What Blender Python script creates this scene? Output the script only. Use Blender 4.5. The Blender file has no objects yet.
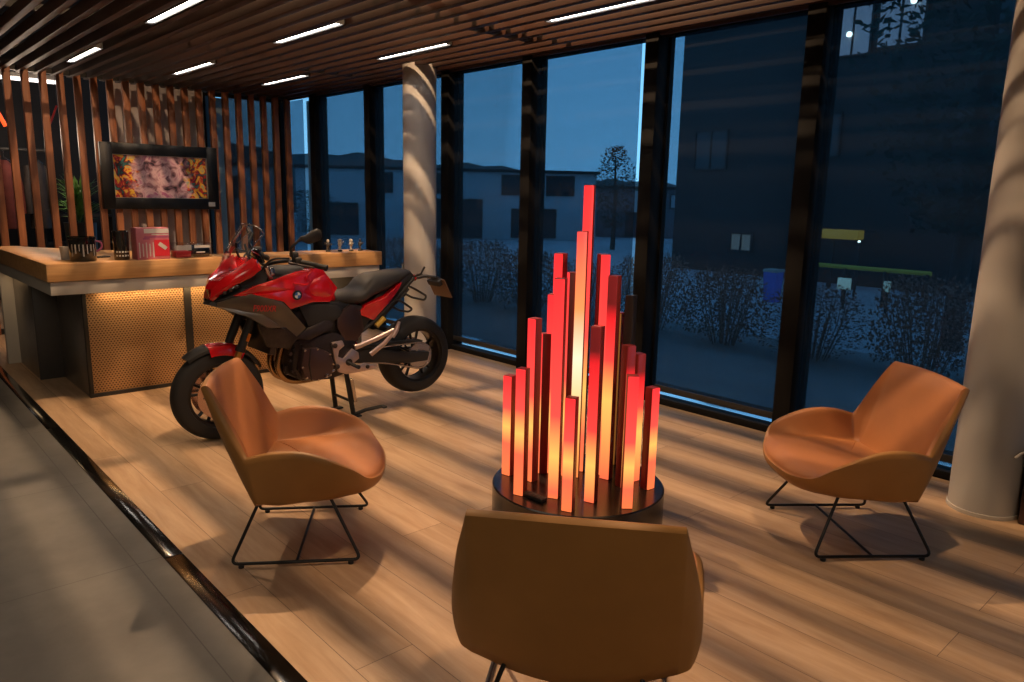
import bpy, bmesh, math, random
from mathutils import Vector, Matrix
PI = math.pi
R = math.radians
random.seed(7)
SC = bpy.context.scene
COL = SC.collection

# ------------------------------------------------------------------ materials
MATS = {}

def new_mat(name):
    m = bpy.data.materials.new(name)
    m.use_nodes = True
    nt = m.node_tree
    b = nt.nodes['Principled BSDF']
    return m, nt, b

def lin(r, g, b):
    f = lambda c: (c / 255 / 12.92) if c / 255 <= .04045 else ((c / 255 + .055) / 1.055) ** 2.4
    return (f(r), f(g), f(b), 1)

def simple(name, col, rough=.5, metal=0.0, spec=.5, coat=0, noise=0.0, nscale=20, bump=0.0, emis=None, estr=0):
    m, nt, b = new_mat(name)
    c = tuple(col[:3]) + (1,)
    b.inputs['Base Color'].default_value = c
    b.inputs['Roughness'].default_value = rough
    b.inputs['Metallic'].default_value = metal
    b.inputs['Specular IOR Level'].default_value = spec
    b.inputs['Coat Weight'].default_value = coat
    b.inputs['Coat Roughness'].default_value = .06
    if emis:
        b.inputs['Emission Color'].default_value = tuple(emis[:3]) + (1,)
        b.inputs['Emission Strength'].default_value = estr
    if noise or bump:
        tc = nt.nodes.new('ShaderNodeTexCoord')
        n = nt.nodes.new('ShaderNodeTexNoise')
        n.inputs['Scale'].default_value = nscale
        n.inputs['Detail'].default_value = 5
        nt.links.new(tc.outputs['Object'], n.inputs['Vector'])
        if noise:
            r = nt.nodes.new('ShaderNodeValToRGB')
            r.color_ramp.elements[0].position = .3
            r.color_ramp.elements[1].position = .7
            r.color_ramp.elements[0].color = tuple(x * (1 - noise) for x in c[:3]) + (1,)
            r.color_ramp.elements[1].color = tuple(min(1, x * (1 + noise)) for x in c[:3]) + (1,)
            nt.links.new(n.outputs['Fac'], r.inputs['Fac'])
            nt.links.new(r.outputs['Color'], b.inputs['Base Color'])
        if bump:
            bp = nt.nodes.new('ShaderNodeBump')
            bp.inputs['Strength'].default_value = bump
            bp.inputs['Distance'].default_value = .002
            nt.links.new(n.outputs['Fac'], bp.inputs['Height'])
            nt.links.new(bp.outputs['Normal'], b.inputs['Normal'])
    MATS[name] = m
    return m

def wood(name, c1, c2, axis=1, scale=1.0, rough=.5, stretch=14):
    """grain running along an object axis"""
    m, nt, b = new_mat(name)
    tc = nt.nodes.new('ShaderNodeTexCoord')
    mp = nt.nodes.new('ShaderNodeMapping')
    s = [stretch * scale] * 3
    s[axis] = scale
    mp.inputs['Scale'].default_value = s
    n = nt.nodes.new('ShaderNodeTexNoise')
    n.inputs['Scale'].default_value = 2.2
    n.inputs['Detail'].default_value = 8
    n.inputs['Roughness'].default_value = .6
    r = nt.nodes.new('ShaderNodeValToRGB')
    r.color_ramp.elements[0].position = .32
    r.color_ramp.elements[1].position = .68
    r.color_ramp.elements[0].color = c1
    r.color_ramp.elements[1].color = c2
    nt.links.new(tc.outputs['Object'], mp.inputs['Vector'])
    nt.links.new(mp.outputs['Vector'], n.inputs['Vector'])
    nt.links.new(n.outputs['Fac'], r.inputs['Fac'])
    nt.links.new(r.outputs['Color'], b.inputs['Base Color'])
    b.inputs['Roughness'].default_value = rough
    bp = nt.nodes.new('ShaderNodeBump')
    bp.inputs['Strength'].default_value = .15
    bp.inputs['Distance'].default_value = .002
    nt.links.new(n.outputs['Fac'], bp.inputs['Height'])
    nt.links.new(bp.outputs['Normal'], b.inputs['Normal'])
    MATS[name] = m
    return m

def mat_floor_wood():
    m, nt, b = new_mat('oak_planks')
    L = nt.links.new
    tc = nt.nodes.new('ShaderNodeTexCoord')
    mp = nt.nodes.new('ShaderNodeMapping')
    mp.inputs['Rotation'].default_value = (0, 0, PI / 2)
    L(tc.outputs['Object'], mp.inputs['Vector'])
    br = nt.nodes.new('ShaderNodeTexBrick')
    br.offset = .37
    br.inputs['Scale'].default_value = 1
    br.inputs['Brick Width'].default_value = 2.1
    br.inputs['Row Height'].default_value = .24
    br.inputs['Mortar Size'].default_value = .0016
    br.inputs['Mortar Smooth'].default_value = .1
    br.inputs['Bias'].default_value = 0
    br.inputs['Color1'].default_value = (0, 0, 0, 1)
    br.inputs['Color2'].default_value = (1, 1, 1, 1)
    br.inputs['Mortar'].default_value = (.5, .5, .5, 1)
    L(mp.outputs['Vector'], br.inputs['Vector'])
    # grain
    mg = nt.nodes.new('ShaderNodeMapping')
    mg.inputs['Scale'].default_value = (9, .9, 1)
    L(tc.outputs['Object'], mg.inputs['Vector'])
    add = nt.nodes.new('ShaderNodeVectorMath')
    add.operation = 'ADD'
    sc = nt.nodes.new('ShaderNodeVectorMath')
    sc.operation = 'SCALE'
    sc.inputs['Scale'].default_value = 13
    L(br.outputs['Color'], sc.inputs[0])
    L(mg.outputs['Vector'], add.inputs[0])
    L(sc.outputs['Vector'], add.inputs[1])
    n = nt.nodes.new('ShaderNodeTexNoise')
    n.inputs['Scale'].default_value = 2.0
    n.inputs['Detail'].default_value = 7
    n.inputs['Roughness'].default_value = .62
    n.inputs['Distortion'].default_value = .5
    L(add.outputs['Vector'], n.inputs['Vector'])
    r = nt.nodes.new('ShaderNodeValToRGB')
    e = r.color_ramp.elements
    e[0].position, e[1].position = .28, .72
    e[0].color = (.37, .235, .135, 1)
    e[1].color = (.56, .40, .26, 1)
    L(n.outputs['Fac'], r.inputs['Fac'])
    mx = nt.nodes.new('ShaderNodeMix')
    mx.data_type = 'RGBA'
    mx.blend_type = 'MULTIPLY'
    mx.inputs[0].default_value = 1
    r2 = nt.nodes.new('ShaderNodeValToRGB')
    r2.color_ramp.elements[0].color = (.86, .84, .82, 1)
    r2.color_ramp.elements[1].color = (1.08, 1.06, 1.04, 1)
    L(br.outputs['Color'], r2.inputs['Fac'])
    L(r.outputs['Color'], mx.inputs[6])
    L(r2.outputs['Color'], mx.inputs[7])
    mx2 = nt.nodes.new('ShaderNodeMix')
    mx2.data_type = 'RGBA'
    L(br.outputs['Fac'], mx2.inputs[0])
    L(mx.outputs[2], mx2.inputs[6])
    mx2.inputs[7].default_value = (.16, .10, .06, 1)
    L(mx2.outputs[2], b.inputs['Base Color'])
    b.inputs['Roughness'].default_value = .42
    b.inputs['Specular IOR Level'].default_value = .4
    bp = nt.nodes.new('ShaderNodeBump')
    bp.inputs['Strength'].default_value = .12
    bp.inputs['Distance'].default_value = .002
    L(n.outputs['Fac'], bp.inputs['Height'])
    L(bp.outputs['Normal'], b.inputs['Normal'])
    MATS['oak_planks'] = m

def mat_floor_tile():
    m, nt, b = new_mat('grey_tile')
    L = nt.links.new
    tc = nt.nodes.new('ShaderNodeTexCoord')
    mp = nt.nodes.new('ShaderNodeMapping')
    mp.inputs['Location'].default_value = (.35, .2, 0)
    L(tc.outputs['Object'], mp.inputs['Vector'])
    br = nt.nodes.new('ShaderNodeTexBrick')
    br.offset = 0
    br.inputs['Scale'].default_value = 1
    br.inputs['Brick Width'].default_value = 1.2
    br.inputs['Row Height'].default_value = 1.2
    br.inputs['Mortar Size'].default_value = .0025
    br.inputs['Color1'].default_value = (0, 0, 0, 1)
    br.inputs['Color2'].default_value = (0, 0, 0, 1)
    L(mp.outputs['Vector'], br.inputs['Vector'])
    n = nt.nodes.new('ShaderNodeTexNoise')
    n.inputs['Scale'].default_value = 1.3
    n.inputs['Detail'].default_value = 9
    n.inputs['Roughness'].default_value = .65
    L(tc.outputs['Object'], n.inputs['Vector'])
    r = nt.nodes.new('ShaderNodeValToRGB')
    r.color_ramp.elements[0].position, r.color_ramp.elements[1].position = .3, .72
    r.color_ramp.elements[0].color = (.125, .12, .112, 1)
    r.color_ramp.elements[1].color = (.225, .217, .20, 1)
    L(n.outputs['Fac'], r.inputs['Fac'])
    mx = nt.nodes.new('ShaderNodeMix')
    mx.data_type = 'RGBA'
    L(br.outputs['Fac'], mx.inputs[0])
    L(r.outputs['Color'], mx.inputs[6])
    mx.inputs[7].default_value = (.11, .105, .10, 1)
    L(mx.outputs[2], b.inputs['Base Color'])
    b.inputs['Roughness'].default_value = .6
    MATS['grey_tile'] = m

def mat_perforated():
    """bronze sheet with a staggered pattern of small dark holes"""
    m, nt, b = new_mat('perforated_bronze')
    L = nt.links.new
    tc = nt.nodes.new('ShaderNodeTexCoord')
    sep = nt.nodes.new('ShaderNodeSeparateXYZ')
    L(tc.outputs['Object'], sep.inputs[0])
    def math_(op, a, bb=None, cc=None):
        n = nt.nodes.new('ShaderNodeMath')
        n.operation = op
        for i, v in enumerate((a, bb, cc)):
            if v is None:
                continue
            if isinstance(v, (int, float)):
                n.inputs[i].default_value = v
            else:
                L(v, n.inputs[i])
        return n.outputs[0]
    pz, px = .018, .024
    row = math_('FLOOR', math_('DIVIDE', sep.outputs['Z'], pz))
    odd = math_('MULTIPLY', math_('FLOORED_MODULO', row, 2), .5)
    u = math_('SUBTRACT', math_('FRACT', math_('ADD', math_('DIVIDE', sep.outputs['X'], px), odd)), .5)
    v = math_('SUBTRACT', math_('FRACT', math_('DIVIDE', sep.outputs['Z'], pz)), .5)
    d = math_('SQRT', math_('ADD', math_('POWER', math_('ABSOLUTE', math_('MULTIPLY', u, 1.1)), 2),
                            math_('POWER', math_('ABSOLUTE', v), 2)))
    r = nt.nodes.new('ShaderNodeValToRGB')
    r.color_ramp.elements[0].position, r.color_ramp.elements[1].position = .26, .36
    r.color_ramp.elements[0].color = (.10, .055, .025, 1)
    r.color_ramp.elements[1].color = (.44, .27, .13, 1)
    L(d, r.inputs['Fac'])
    L(r.outputs['Color'], b.inputs['Base Color'])
    b.inputs['Metallic'].default_value = .55
    b.inputs['Roughness'].default_value = .38
    bp = nt.nodes.new('ShaderNodeBump')
    bp.inputs['Strength'].default_value = .6
    bp.inputs['Distance'].default_value = .004
    L(d, bp.inputs['Height'])
    L(bp.outputs['Normal'], b.inputs['Normal'])
    MATS['perforated'] = m

def mat_blind(name, tint, fab):
    """open-weave screen fabric: most of the light stops on the yarn, some passes straight through the holes"""
    m, nt, b = new_mat(name)
    L = nt.links.new
    nt.nodes.remove(b)
    out = nt.nodes['Material Output']
    tr = nt.nodes.new('ShaderNodeBsdfTransparent')
    tr.inputs['Color'].default_value = tint
    df = nt.nodes.new('ShaderNodeBsdfDiffuse')
    tc = nt.nodes.new('ShaderNodeTexCoord')
    w = nt.nodes.new('ShaderNodeTexNoise')
    mp = nt.nodes.new('ShaderNodeMapping')
    mp.inputs['Scale'].default_value = (1, 3, 90)
    L(tc.outputs['Object'], mp.inputs['Vector'])
    L(mp.outputs['Vector'], w.inputs['Vector'])
    w.inputs['Scale'].default_value = 1.0
    r = nt.nodes.new('ShaderNodeValToRGB')
    r.color_ramp.elements[0].color = tuple(x * .8 for x in fab[:3]) + (1,)
    r.color_ramp.elements[1].color = tuple(x * 1.2 for x in fab[:3]) + (1,)
    L(w.outputs['Fac'], r.inputs['Fac'])
    L(r.outputs['Color'], df.inputs['Color'])
    tl = nt.nodes.new('ShaderNodeBsdfTranslucent')
    tl.inputs['Color'].default_value = (.024, .023, .022, 1)
    a0 = nt.nodes.new('ShaderNodeAddShader')
    L(df.outputs[0], a0.inputs[0])
    L(tl.outputs[0], a0.inputs[1])
    ad = nt.nodes.new('ShaderNodeAddShader')
    L(tr.outputs[0], ad.inputs[0])
    L(a0.outputs[0], ad.inputs[1])
    L(ad.outputs[0], out.inputs['Surface'])
    MATS[name] = m

def mat_pane(name, tint=(.9, .96, .98, 1), gloss=.06, rough=.0):
    m, nt, b = new_mat(name)
    L = nt.links.new
    nt.nodes.remove(b)
    out = nt.nodes['Material Output']
    tr = nt.nodes.new('ShaderNodeBsdfTransparent')
    tr.inputs['Color'].default_value = tint
    gl = nt.nodes.new('ShaderNodeBsdfGlossy')
    gl.inputs['Roughness'].default_value = rough
    lw = nt.nodes.new('ShaderNodeLayerWeight')
    lw.inputs['Blend'].default_value = .25
    ml = nt.nodes.new('ShaderNodeMath')
    ml.operation = 'MULTIPLY_ADD'
    ml.inputs[1].default_value = .3
    ml.inputs[2].default_value = gloss
    L(lw.outputs['Fresnel'], ml.inputs[0])
    mx = nt.nodes.new('ShaderNodeMixShader')
    L(ml.outputs[0], mx.inputs[0])
    L(tr.outputs[0], mx.inputs[1])
    L(gl.outputs[0], mx.inputs[2])
    L(mx.outputs[0], out.inputs['Surface'])
    MATS[name] = m

def mat_led(name, stops, strength):
    """acrylic strip lit from inside: colour of the glow along its height (0 foot, 1 top)"""
    m, nt, b = new_mat(name)
    L = nt.links.new
    tc = nt.nodes.new('ShaderNodeTexCoord')
    sep = nt.nodes.new('ShaderNodeSeparateXYZ')
    L(tc.outputs['Generated'], sep.inputs[0])
    r = nt.nodes.new('ShaderNodeValToRGB')
    els = r.color_ramp.elements
    while len(els) < len(stops):
        els.new(.5)
    for e, (p, c) in zip(els, stops):
        e.position = p
        e.color = tuple(c) + (1,)
    L(sep.outputs['Z'], r.inputs['Fac'])
    b.inputs['Base Color'].default_value = (.35, .02, .02, 1)
    b.inputs['Roughness'].default_value = .3
    L(r.outputs['Color'], b.inputs['Emission Color'])
    b.inputs['Emission Strength'].default_value = strength
    MATS[name] = m
    return m

def mat_art():
    """loose abstract colour splashes"""
    m, nt, b = new_mat('abstract_print')
    L = nt.links.new
    tc = nt.nodes.new('ShaderNodeTexCoord')
    sep = nt.nodes.new('ShaderNodeSeparateXYZ')
    L(tc.outputs['Generated'], sep.inputs[0])
    def noise(s, det, off, dist=0):
        mp = nt.nodes.new('ShaderNodeMapping')
        mp.inputs['Scale'].default_value = (2, 1, 1)
        mp.inputs['Location'].default_value = (off, 0, off)
        n = nt.nodes.new('ShaderNodeTexNoise')
        n.inputs['Scale'].default_value = s
        n.inputs['Detail'].default_value = det
        n.inputs['Distortion'].default_value = dist
        L(tc.outputs['Generated'], mp.inputs['Vector'])
        L(mp.outputs['Vector'], n.inputs['Vector'])
        return n.outputs['Fac']
    def ramp(f, st):
        r = nt.nodes.new('ShaderNodeValToRGB')
        els = r.color_ramp.elements
        while len(els) < len(st):
            els.new(.5)
        for e, (p, c) in zip(els, st):
            e.position = p
            e.color = tuple(c) + (1,)
        L(f, r.inputs['Fac'])
        return r.outputs['Color']
    def mix(f, a, c):
        n = nt.nodes.new('ShaderNodeMix')
        n.data_type = 'RGBA'
        L(f, n.inputs[0])
        L(a, n.inputs[6])
        L(c, n.inputs[7])
        return n.outputs[2]
    centre = ramp(noise(4, 6, 1.3, 1.2), [(.33, (.03, .02, .03)), (.45, (.42, .20, .24)), (.55, (.75, .50, .52)), (.68, (.45, .12, .25))])
    edge = ramp(noise(5, 7, 4.1, 1.5), [(.32, (.05, .22, .22)), (.42, (.02, .02, .02)), (.5, (.55, .02, .03)), (.57, (.9, .55, .02)), (.68, (.35, .42, .30))])
    # edge weight grows to both sides
    a = nt.nodes.new('ShaderNodeMath'); a.operation = 'SUBTRACT'; a.inputs[1].default_value = .5
    L(sep.outputs['X'], a.inputs[0])
    ab = nt.nodes.new('ShaderNodeMath'); ab.operation = 'ABSOLUTE'
    L(a.outputs[0], ab.inputs[0])
    n2 = nt.nodes.new('ShaderNodeMath'); n2.operation = 'MULTIPLY_ADD'; n2.inputs[1].default_value = .5
    L(noise(7, 6, 8.2), n2.inputs[0])
    L(ab.outputs[0], n2.inputs[2])
    w = ramp(n2.outputs[0], [(.5, (0, 0, 0)), (.58, (1, 1, 1))])
    L(mix(w, centre, edge), b.inputs['Base Color'])
    b.inputs['Roughness'].default_value = .35
    MATS['art'] = m

# ------------------------------------------------------------------ mesh building
class MB:
    def __init__(self):
        self.bm = bmesh.new()

    def verts(self, pts):
        return [self.bm.verts.new(p) for p in pts]

    def face(self, vs):
        try:
            return self.bm.faces.new(vs)
        except ValueError:
            return None

    def box(self, c, s, rot=None, bevel=0.0):
        bm2 = bmesh.new()
        bmesh.ops.create_cube(bm2, size=1)
        for v in bm2.verts:
            v.co = Vector((v.co.x * s[0], v.co.y * s[1], v.co.z * s[2]))
        if bevel:
            bmesh.ops.bevel(bm2, geom=list(bm2.edges), offset=bevel, segments=2, affect='EDGES', profile=.5)
        M = Matrix.Translation(c)
        if rot is not None:
            M = M @ (rot.to_4x4() if not isinstance(rot, (int, float)) else Matrix.Rotation(rot, 4, 'Z'))
        self._merge(bm2, M)
        return self

    def _merge(self, bm2, M=Matrix()):
        mp = {}
        for v in bm2.verts:
            mp[v] = self.bm.verts.new(M @ v.co)
        for f in bm2.faces:
            self.face([mp[v] for v in f.verts])
        bm2.free()

    def loft(self, rings, closed=True, cap0=True, cap1=True):
        vs = [self.verts(r) for r in rings]
        n = len(vs[0])
        for a, b in zip(vs[:-1], vs[1:]):
            for i in range(n if closed else n - 1):
                j = (i + 1) % n
                self.face([a[i], a[j], b[j], b[i]])
        if cap0 and closed:
            self.face(vs[0][::-1])
        if cap1 and closed:
            self.face(vs[-1])
        return self

    def tube(self, path, r, seg=10, closed=False, smooth=0, flat=None):
        pts = [Vector(p) for p in path]
        if smooth:
            pts = round_path(pts, smooth, closed)
        n = len(pts)
        rs = r if isinstance(r, (list, tuple)) else [r] * n
        if len(rs) != n:
            rs = [rs[min(len(rs) - 1, int(i * len(rs) / n))] for i in range(n)]
        rings = []
        up = None
        for i, p in enumerate(pts):
            if closed:
                t = (pts[(i + 1) % n] - pts[i - 1]).normalized()
            else:
                t = (pts[min(i + 1, n - 1)] - pts[max(i - 1, 0)]).normalized()
            if up is None:
                up = Vector((0, 0, 1)) if abs(t.z) < .9 else Vector((1, 0, 0))
            u = (up - t * up.dot(t))
            u = u.normalized() if u.length > 1e-6 else t.orthogonal().normalized()
            up = u
            w = t.cross(u)
            fx = flat or (1, 1)
            rings.append([p + (u * math.cos(a) * fx[0] + w * math.sin(a) * fx[1]) * rs[i] for a in [2 * PI * k / seg for k in range(seg)]])
        if closed:
            rings.append(rings[0])
            vs = [self.verts(q) for q in rings[:-1]]
            for i in range(n):
                a, b = vs[i], vs[(i + 1) % n]
                for k in range(seg):
                    j = (k + 1) % seg
                    self.face([a[k], a[j], b[j], b[k]])
        else:
            self.loft(rings)
        return self

    def cyl(self, p0, p1, r0, r1=None, seg=20):
        return self.tube([p0, p1], [r0, r0 if r1 is None else r1], seg)

    def lathe(self, prof, seg=48, origin=(0, 0, 0), axis='z', cap=True):
        """prof: (radius, height) pairs"""
        O = Vector(origin)
        rings = []
        for r, h in prof:
            ring = []
            for k in range(seg):
                a = 2 * PI * k / seg
                c, s = math.cos(a) * r, math.sin(a) * r
                if axis == 'z':
                    p = Vector((c, s, h))
                elif axis == 'y':
                    p = Vector((c, h, -s))
                else:
                    p = Vector((h, c, s))
                ring.append(O + p)
            rings.append(ring)
        return self.loft(rings, True, cap, cap)

    def prism(self, outline, f0, f1, bevel=0.0):
        """outline: 2D points; f0/f1 map a 2D point to the two faces"""
        bm2 = bmesh.new()
        a = [bm2.verts.new(f0(p)) for p in outline]
        b = [bm2.verts.new(f1(p)) for p in outline]
        n = len(outline)
        bm2.faces.new(a[::-1])
        bm2.faces.new(b)
        for i in range(n):
            j = (i + 1) % n
            bm2.faces.new([a[i], a[j], b[j], b[i]])
        bmesh.ops.recalc_face_normals(bm2, faces=bm2.faces)
        if bevel:
            bmesh.ops.bevel(bm2, geom=[e for e in bm2.edges if e.calc_face_angle(0) > .5], offset=bevel, segments=2, affect='EDGES', profile=.5)
        self._merge(bm2)
        return self

    def panel(self, outline, bulge=.02, thick=.02, side=1, rings=(.92, .65, .3)):
        """bodywork panel: outline of (x, lateral, z); domed outward (lateral grows) and given a thickness"""
        n = len(outline)
        pts = [Vector((x, y * side, z)) for x, y, z in outline]
        c = sum(pts, Vector()) / n
        out = Vector((0, side, 0))
        inner = [p - out * thick for p in pts]
        loops = [self.verts(inner), self.verts(pts)]
        for k, s in enumerate(rings):
            b = bulge * (1 - s * s)
            if k == 0:
                b = bulge * .25
            loops.append(self.verts([c + (p - c) * s + out * b for p in pts]))
        for a, b in zip(loops[:-1], loops[1:]):
            for i in range(n):
                j = (i + 1) % n
                self.face([a[i], a[j], b[j], b[i]])
        cv = self.bm.verts.new(c + out * bulge)
        for i in range(n):
            self.face([loops[-1][i], loops[-1][(i + 1) % n], cv])
        ci = self.bm.verts.new(c - out * thick)
        for i in range(n):
            self.face([loops[0][(i + 1) % n], loops[0][i], ci])
        return self

    def build(self, name, mat, parent=None, sharp=40, loc=None, doubles=0):
        bm = self.bm
        if doubles:
            bmesh.ops.remove_doubles(bm, verts=bm.verts, dist=doubles)
        bmesh.ops.recalc_face_normals(bm, faces=bm.faces)
        lim = R(sharp)
        for e in bm.edges:
            e.smooth = e.calc_face_angle(0) < lim if len(e.link_faces) == 2 else False
        for f in bm.faces:
            f.smooth = True
        me = bpy.data.meshes.new(name)
        bm.to_mesh(me)
        bm.free()
        me.materials.append(MATS[mat] if isinstance(mat, str) else mat)
        o = bpy.data.objects.new(name, me)
        COL.objects.link(o)
        if parent:
            o.parent = parent
        if loc is not None:
            o.location = loc
        return o

def round_path(pts, rad, closed=False, n=5):
    out = []
    N = len(pts)
    for i, p in enumerate(pts):
        if not closed and i in (0, N - 1):
            out.append(p)
            continue
        a, b = pts[i - 1], pts[(i + 1) % N]
        d0, d1 = (a - p), (b - p)
        r0 = min(rad, d0.length * .45)
        r1 = min(rad, d1.length * .45)
        q0, q1 = p + d0.normalized() * r0, p + d1.normalized() * r1
        for k in range(n + 1):
            t = k / n
            out.append(q0 * (1 - t) ** 2 + p * 2 * t * (1 - t) + q1 * t * t)
    return out

def thing(name, label, cat, loc=(0, 0, 0), rz=0, group=None):
    o = bpy.data.objects.new(name, None)
    o.empty_display_size = .1
    COL.objects.link(o)
    o.location = loc
    o.rotation_euler = (0, 0, rz)
    return tag(o, label, cat, group)

def tag(o, label, cat, group=None):
    o['label'] = label
    o['category'] = cat
    if group:
        o['group'] = group
    return o

def struct(o):
    o['kind'] = 'structure'
    return o

def copy_tree(o, parent=None):
    c = o.copy()
    COL.objects.link(c)
    c.parent = parent
    for ch in list(o.children):
        copy_tree(ch, c)
    return c

def text_mesh(name, s, size, mat, parent, M, extrude=.001, width=None, shear=0):
    cu = bpy.data.curves.new(name, 'FONT')
    cu.body = s
    cu.size = size
    cu.extrude = extrude
    cu.align_x = 'CENTER'
    cu.align_y = 'CENTER'
    cu.shear = shear
    tmp = bpy.data.objects.new(name + '_tmp', cu)
    COL.objects.link(tmp)
    bpy.context.view_layer.update()
    dg = bpy.context.evaluated_depsgraph_get()
    me = bpy.data.meshes.new_from_object(tmp.evaluated_get(dg))
    bpy.data.objects.remove(tmp)
    bpy.data.curves.remove(cu)
    if width:
        xs = [v.co.x for v in me.vertices]
        k = width / (max(xs) - min(xs))
        for v in me.vertices:
            v.co.x *= k
    me.transform(M)
    me.materials.clear()
    me.materials.append(MATS[mat])
    o = bpy.data.objects.new(name, me)
    COL.objects.link(o)
    o.parent = parent
    return o

# ------------------------------------------------------------------ palette
mat_floor_wood()
mat_floor_tile()
mat_perforated()
mat_art()
mat_blind('blind_fabric', (.42, .495, .545, 1), (.005, .0053, .0062))
mat_blind('blind_dense', (.24, .25, .26, 1), (.05, .05, .052))
mat_pane('window_glass', (.88, .95, .97, 1), .03)
mat_pane('clear_screen', (.86, .88, .90, 1), .015, .03)
mat_pane('clear_plastic', (.9, .9, .9, 1), .06, .05)
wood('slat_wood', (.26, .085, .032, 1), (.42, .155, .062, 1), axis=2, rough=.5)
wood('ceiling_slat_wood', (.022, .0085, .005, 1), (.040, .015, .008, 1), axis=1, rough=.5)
wood('oak_top', (.42, .21, .075, 1), (.60, .34, .14, 1), axis=0, rough=.42)
simple('mullion_black', (.005, .0046, .0046), .8, spec=.2)
simple('blind_bar', (.02, .019, .019), .4)
simple('plenum_black', (.006, .006, .006), .9)
simple('plaster_white', (.42, .40, .38), .8, noise=.03, nscale=3)
simple('hall_wall', (.12, .15, .145), .85, noise=.08, nscale=2)
simple('panel_grey', (.60, .55, .55), .7, noise=.08, nscale=3)
simple('dark_wall', (.022, .021, .022), .8, noise=.1, nscale=3)
simple('strip_metal', (.055, .054, .053), .14, metal=.9, noise=.35, nscale=5)
simple('fascia_grey', (.45, .42, .38), .6, noise=.04, nscale=6)
simple('brushed_metal', (.33, .30, .27), .34, metal=.75, noise=.10, nscale=9)
simple('charcoal_panel', (.05, .048, .048), .45, noise=.05)
simple('cream_panel', (.66, .60, .52), .55)
simple('black_trim', (.014, .013, .012), .4)
simple('picture_black', (.007, .0065, .0065), .35)
simple('black_matte', (.018, .017, .017), .6)
simple('black_gloss', (.010, .010, .011), .12, coat=.6)
simple('light_tube', (1, 1, 1), .5, emis=(1, .90, .80), estr=20)
simple('white_panel', (1, 1, 1), .5, emis=(1, .93, .86), estr=2.2)
simple('neon_orange', (1, .2, .05), .5, emis=(1, .10, .02), estr=1.6)
simple('warm_led', (1, .8, .5), .5, emis=(1, .62, .28), estr=6)
simple('leather_tan', (.40, .158, .055), .46, noise=.05, nscale=8, bump=.12, spec=.45)
simple('leather_mustard', (.36, .172, .046), .48, noise=.05, nscale=8, bump=.12, spec=.45)
simple('steel_black', (.012, .012, .012), .35, metal=.3)
simple('disc_dark', (.020, .015, .013), .22, spec=.7)
simple('bar_off', (.035, .028, .026), .5)
simple('bar_red_spill', (.26, .022, .016), .42)  # red glow of the neighbouring bars put into the side colour
simple('paint_red', (.62, .006, .010), .22, coat=1.0)
simple('paint_grey', (.105, .085, .066), .34, metal=.35, coat=.4)
simple('lettering_red', (.45, .012, .012), .4)
simple('rubber', (.016, .015, .015), .75, bump=.3, nscale=60)
simple('seat_vinyl', (.035, .033, .032), .55, bump=.2, nscale=120)
simple('rim_black', (.016, .015, .015), .3, metal=.4)
simple('steel', (.55, .50, .47), .26, metal=1)
simple('disc_steel', (.62, .45, .38), .25, metal=1)  # coppery reflected light put into the steel's base colour
simple('engine_dark', (.040, .030, .028), .42, metal=.5, noise=.2, nscale=30)
simple('engine_cover', (.075, .045, .042), .38, metal=.55)
simple('alloy', (.60, .47, .44), .36, metal=.8, noise=.12, nscale=25)
simple('exhaust_bronze', (.42, .26, .12), .25, metal=1)
simple('fork_gold', (.55, .26, .06), .3, metal=.9)
simple('emblem_white', (.75, .75, .75), .3)
simple('emblem_blue', (.02, .12, .42), .3)
simple('amber', (.6, .18, .02), .25)
simple('plate_brown', (.16, .085, .045), .5)
simple('tail_red', (.3, .01, .01), .2)
simple('spring_yellow', (.55, .36, .05), .4)
simple('mirror_glass', (.5, .5, .5), .05, metal=1)
simple('label_white', (.50, .48, .46), .6)
simple('box_pink', (.46, .13, .17), .5, noise=.1, nscale=12)
simple('box_red', (.50, .015, .03), .5)
simple('box_mauve', (.30, .07, .16), .5)
simple('figure_light', (.48, .44, .38), .6, noise=.3, nscale=80)
simple('figure_dark', (.05, .045, .045), .5, noise=.4, nscale=80)
simple('jacket_red', (.12, .02, .014), .8, noise=.3, nscale=8)
simple('jacket_tan', (.34, .20, .12), .8, noise=.3, nscale=8)
simple('jacket_dark', (.03, .022, .02), .8, noise=.3, nscale=8)
simple('leaf_green', (.12, .26, .06), .5, noise=.3, nscale=9)
simple('terracotta', (.12, .06, .04), .7)
# outside
simple('paving', (.25, .235, .225), .8, noise=.15, nscale=1.2)
simple('road', (.46, .47, .49), .7, noise=.12, nscale=.5)
simple('hill_dark', (.055, .065, .062), .95, noise=.3, nscale=.06)
simple('facade_pale', (.55, .56, .58), .8, noise=.06, nscale=.4)
simple('facade_dark', (.034, .027, .025), .8, noise=.15, nscale=.5)
simple('facade_shed', (.16, .17, .19), .8, noise=.06, nscale=.4)
simple('win_dark', (.02, .024, .03), .2)
simple('win_lit', (.2, .2, .2), .3, emis=(.55, .62, .85), estr=.45)
simple('win_warm', (.2, .2, .2), .3, emis=(.7, .62, .45), estr=.22)
simple('strip_white', (.85, .86, .88), .5)
simple('flashing', (.7, .72, .74), .18, metal=1)
simple('lamp_glow', (1, 1, 1), .3, emis=(1, .92, .75), estr=8)
simple('sign_lit', (.5, .6, .5), .4, emis=(.75, .95, .80), estr=.55)
simple('orange_lit', (.5, .25, .03), .4, emis=(1, .52, .07), estr=.42)
simple('yellow_rail', (.45, .38, .04), .5, emis=(.85, .72, .08), estr=.07)  # faint glow put into the rail, which is no lamp
simple('bin_blue', (.02, .07, .32), .4, emis=(.05, .16, .9), estr=.22)  # weak blue glow put into the bin body, no lamp inside
simple('twig', (.36, .18, .13), .9, noise=.35, nscale=14)
simple('bark', (.05, .04, .035), .9)
simple('needle', (.030, .045, .032), .9, noise=.3, nscale=5)

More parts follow.
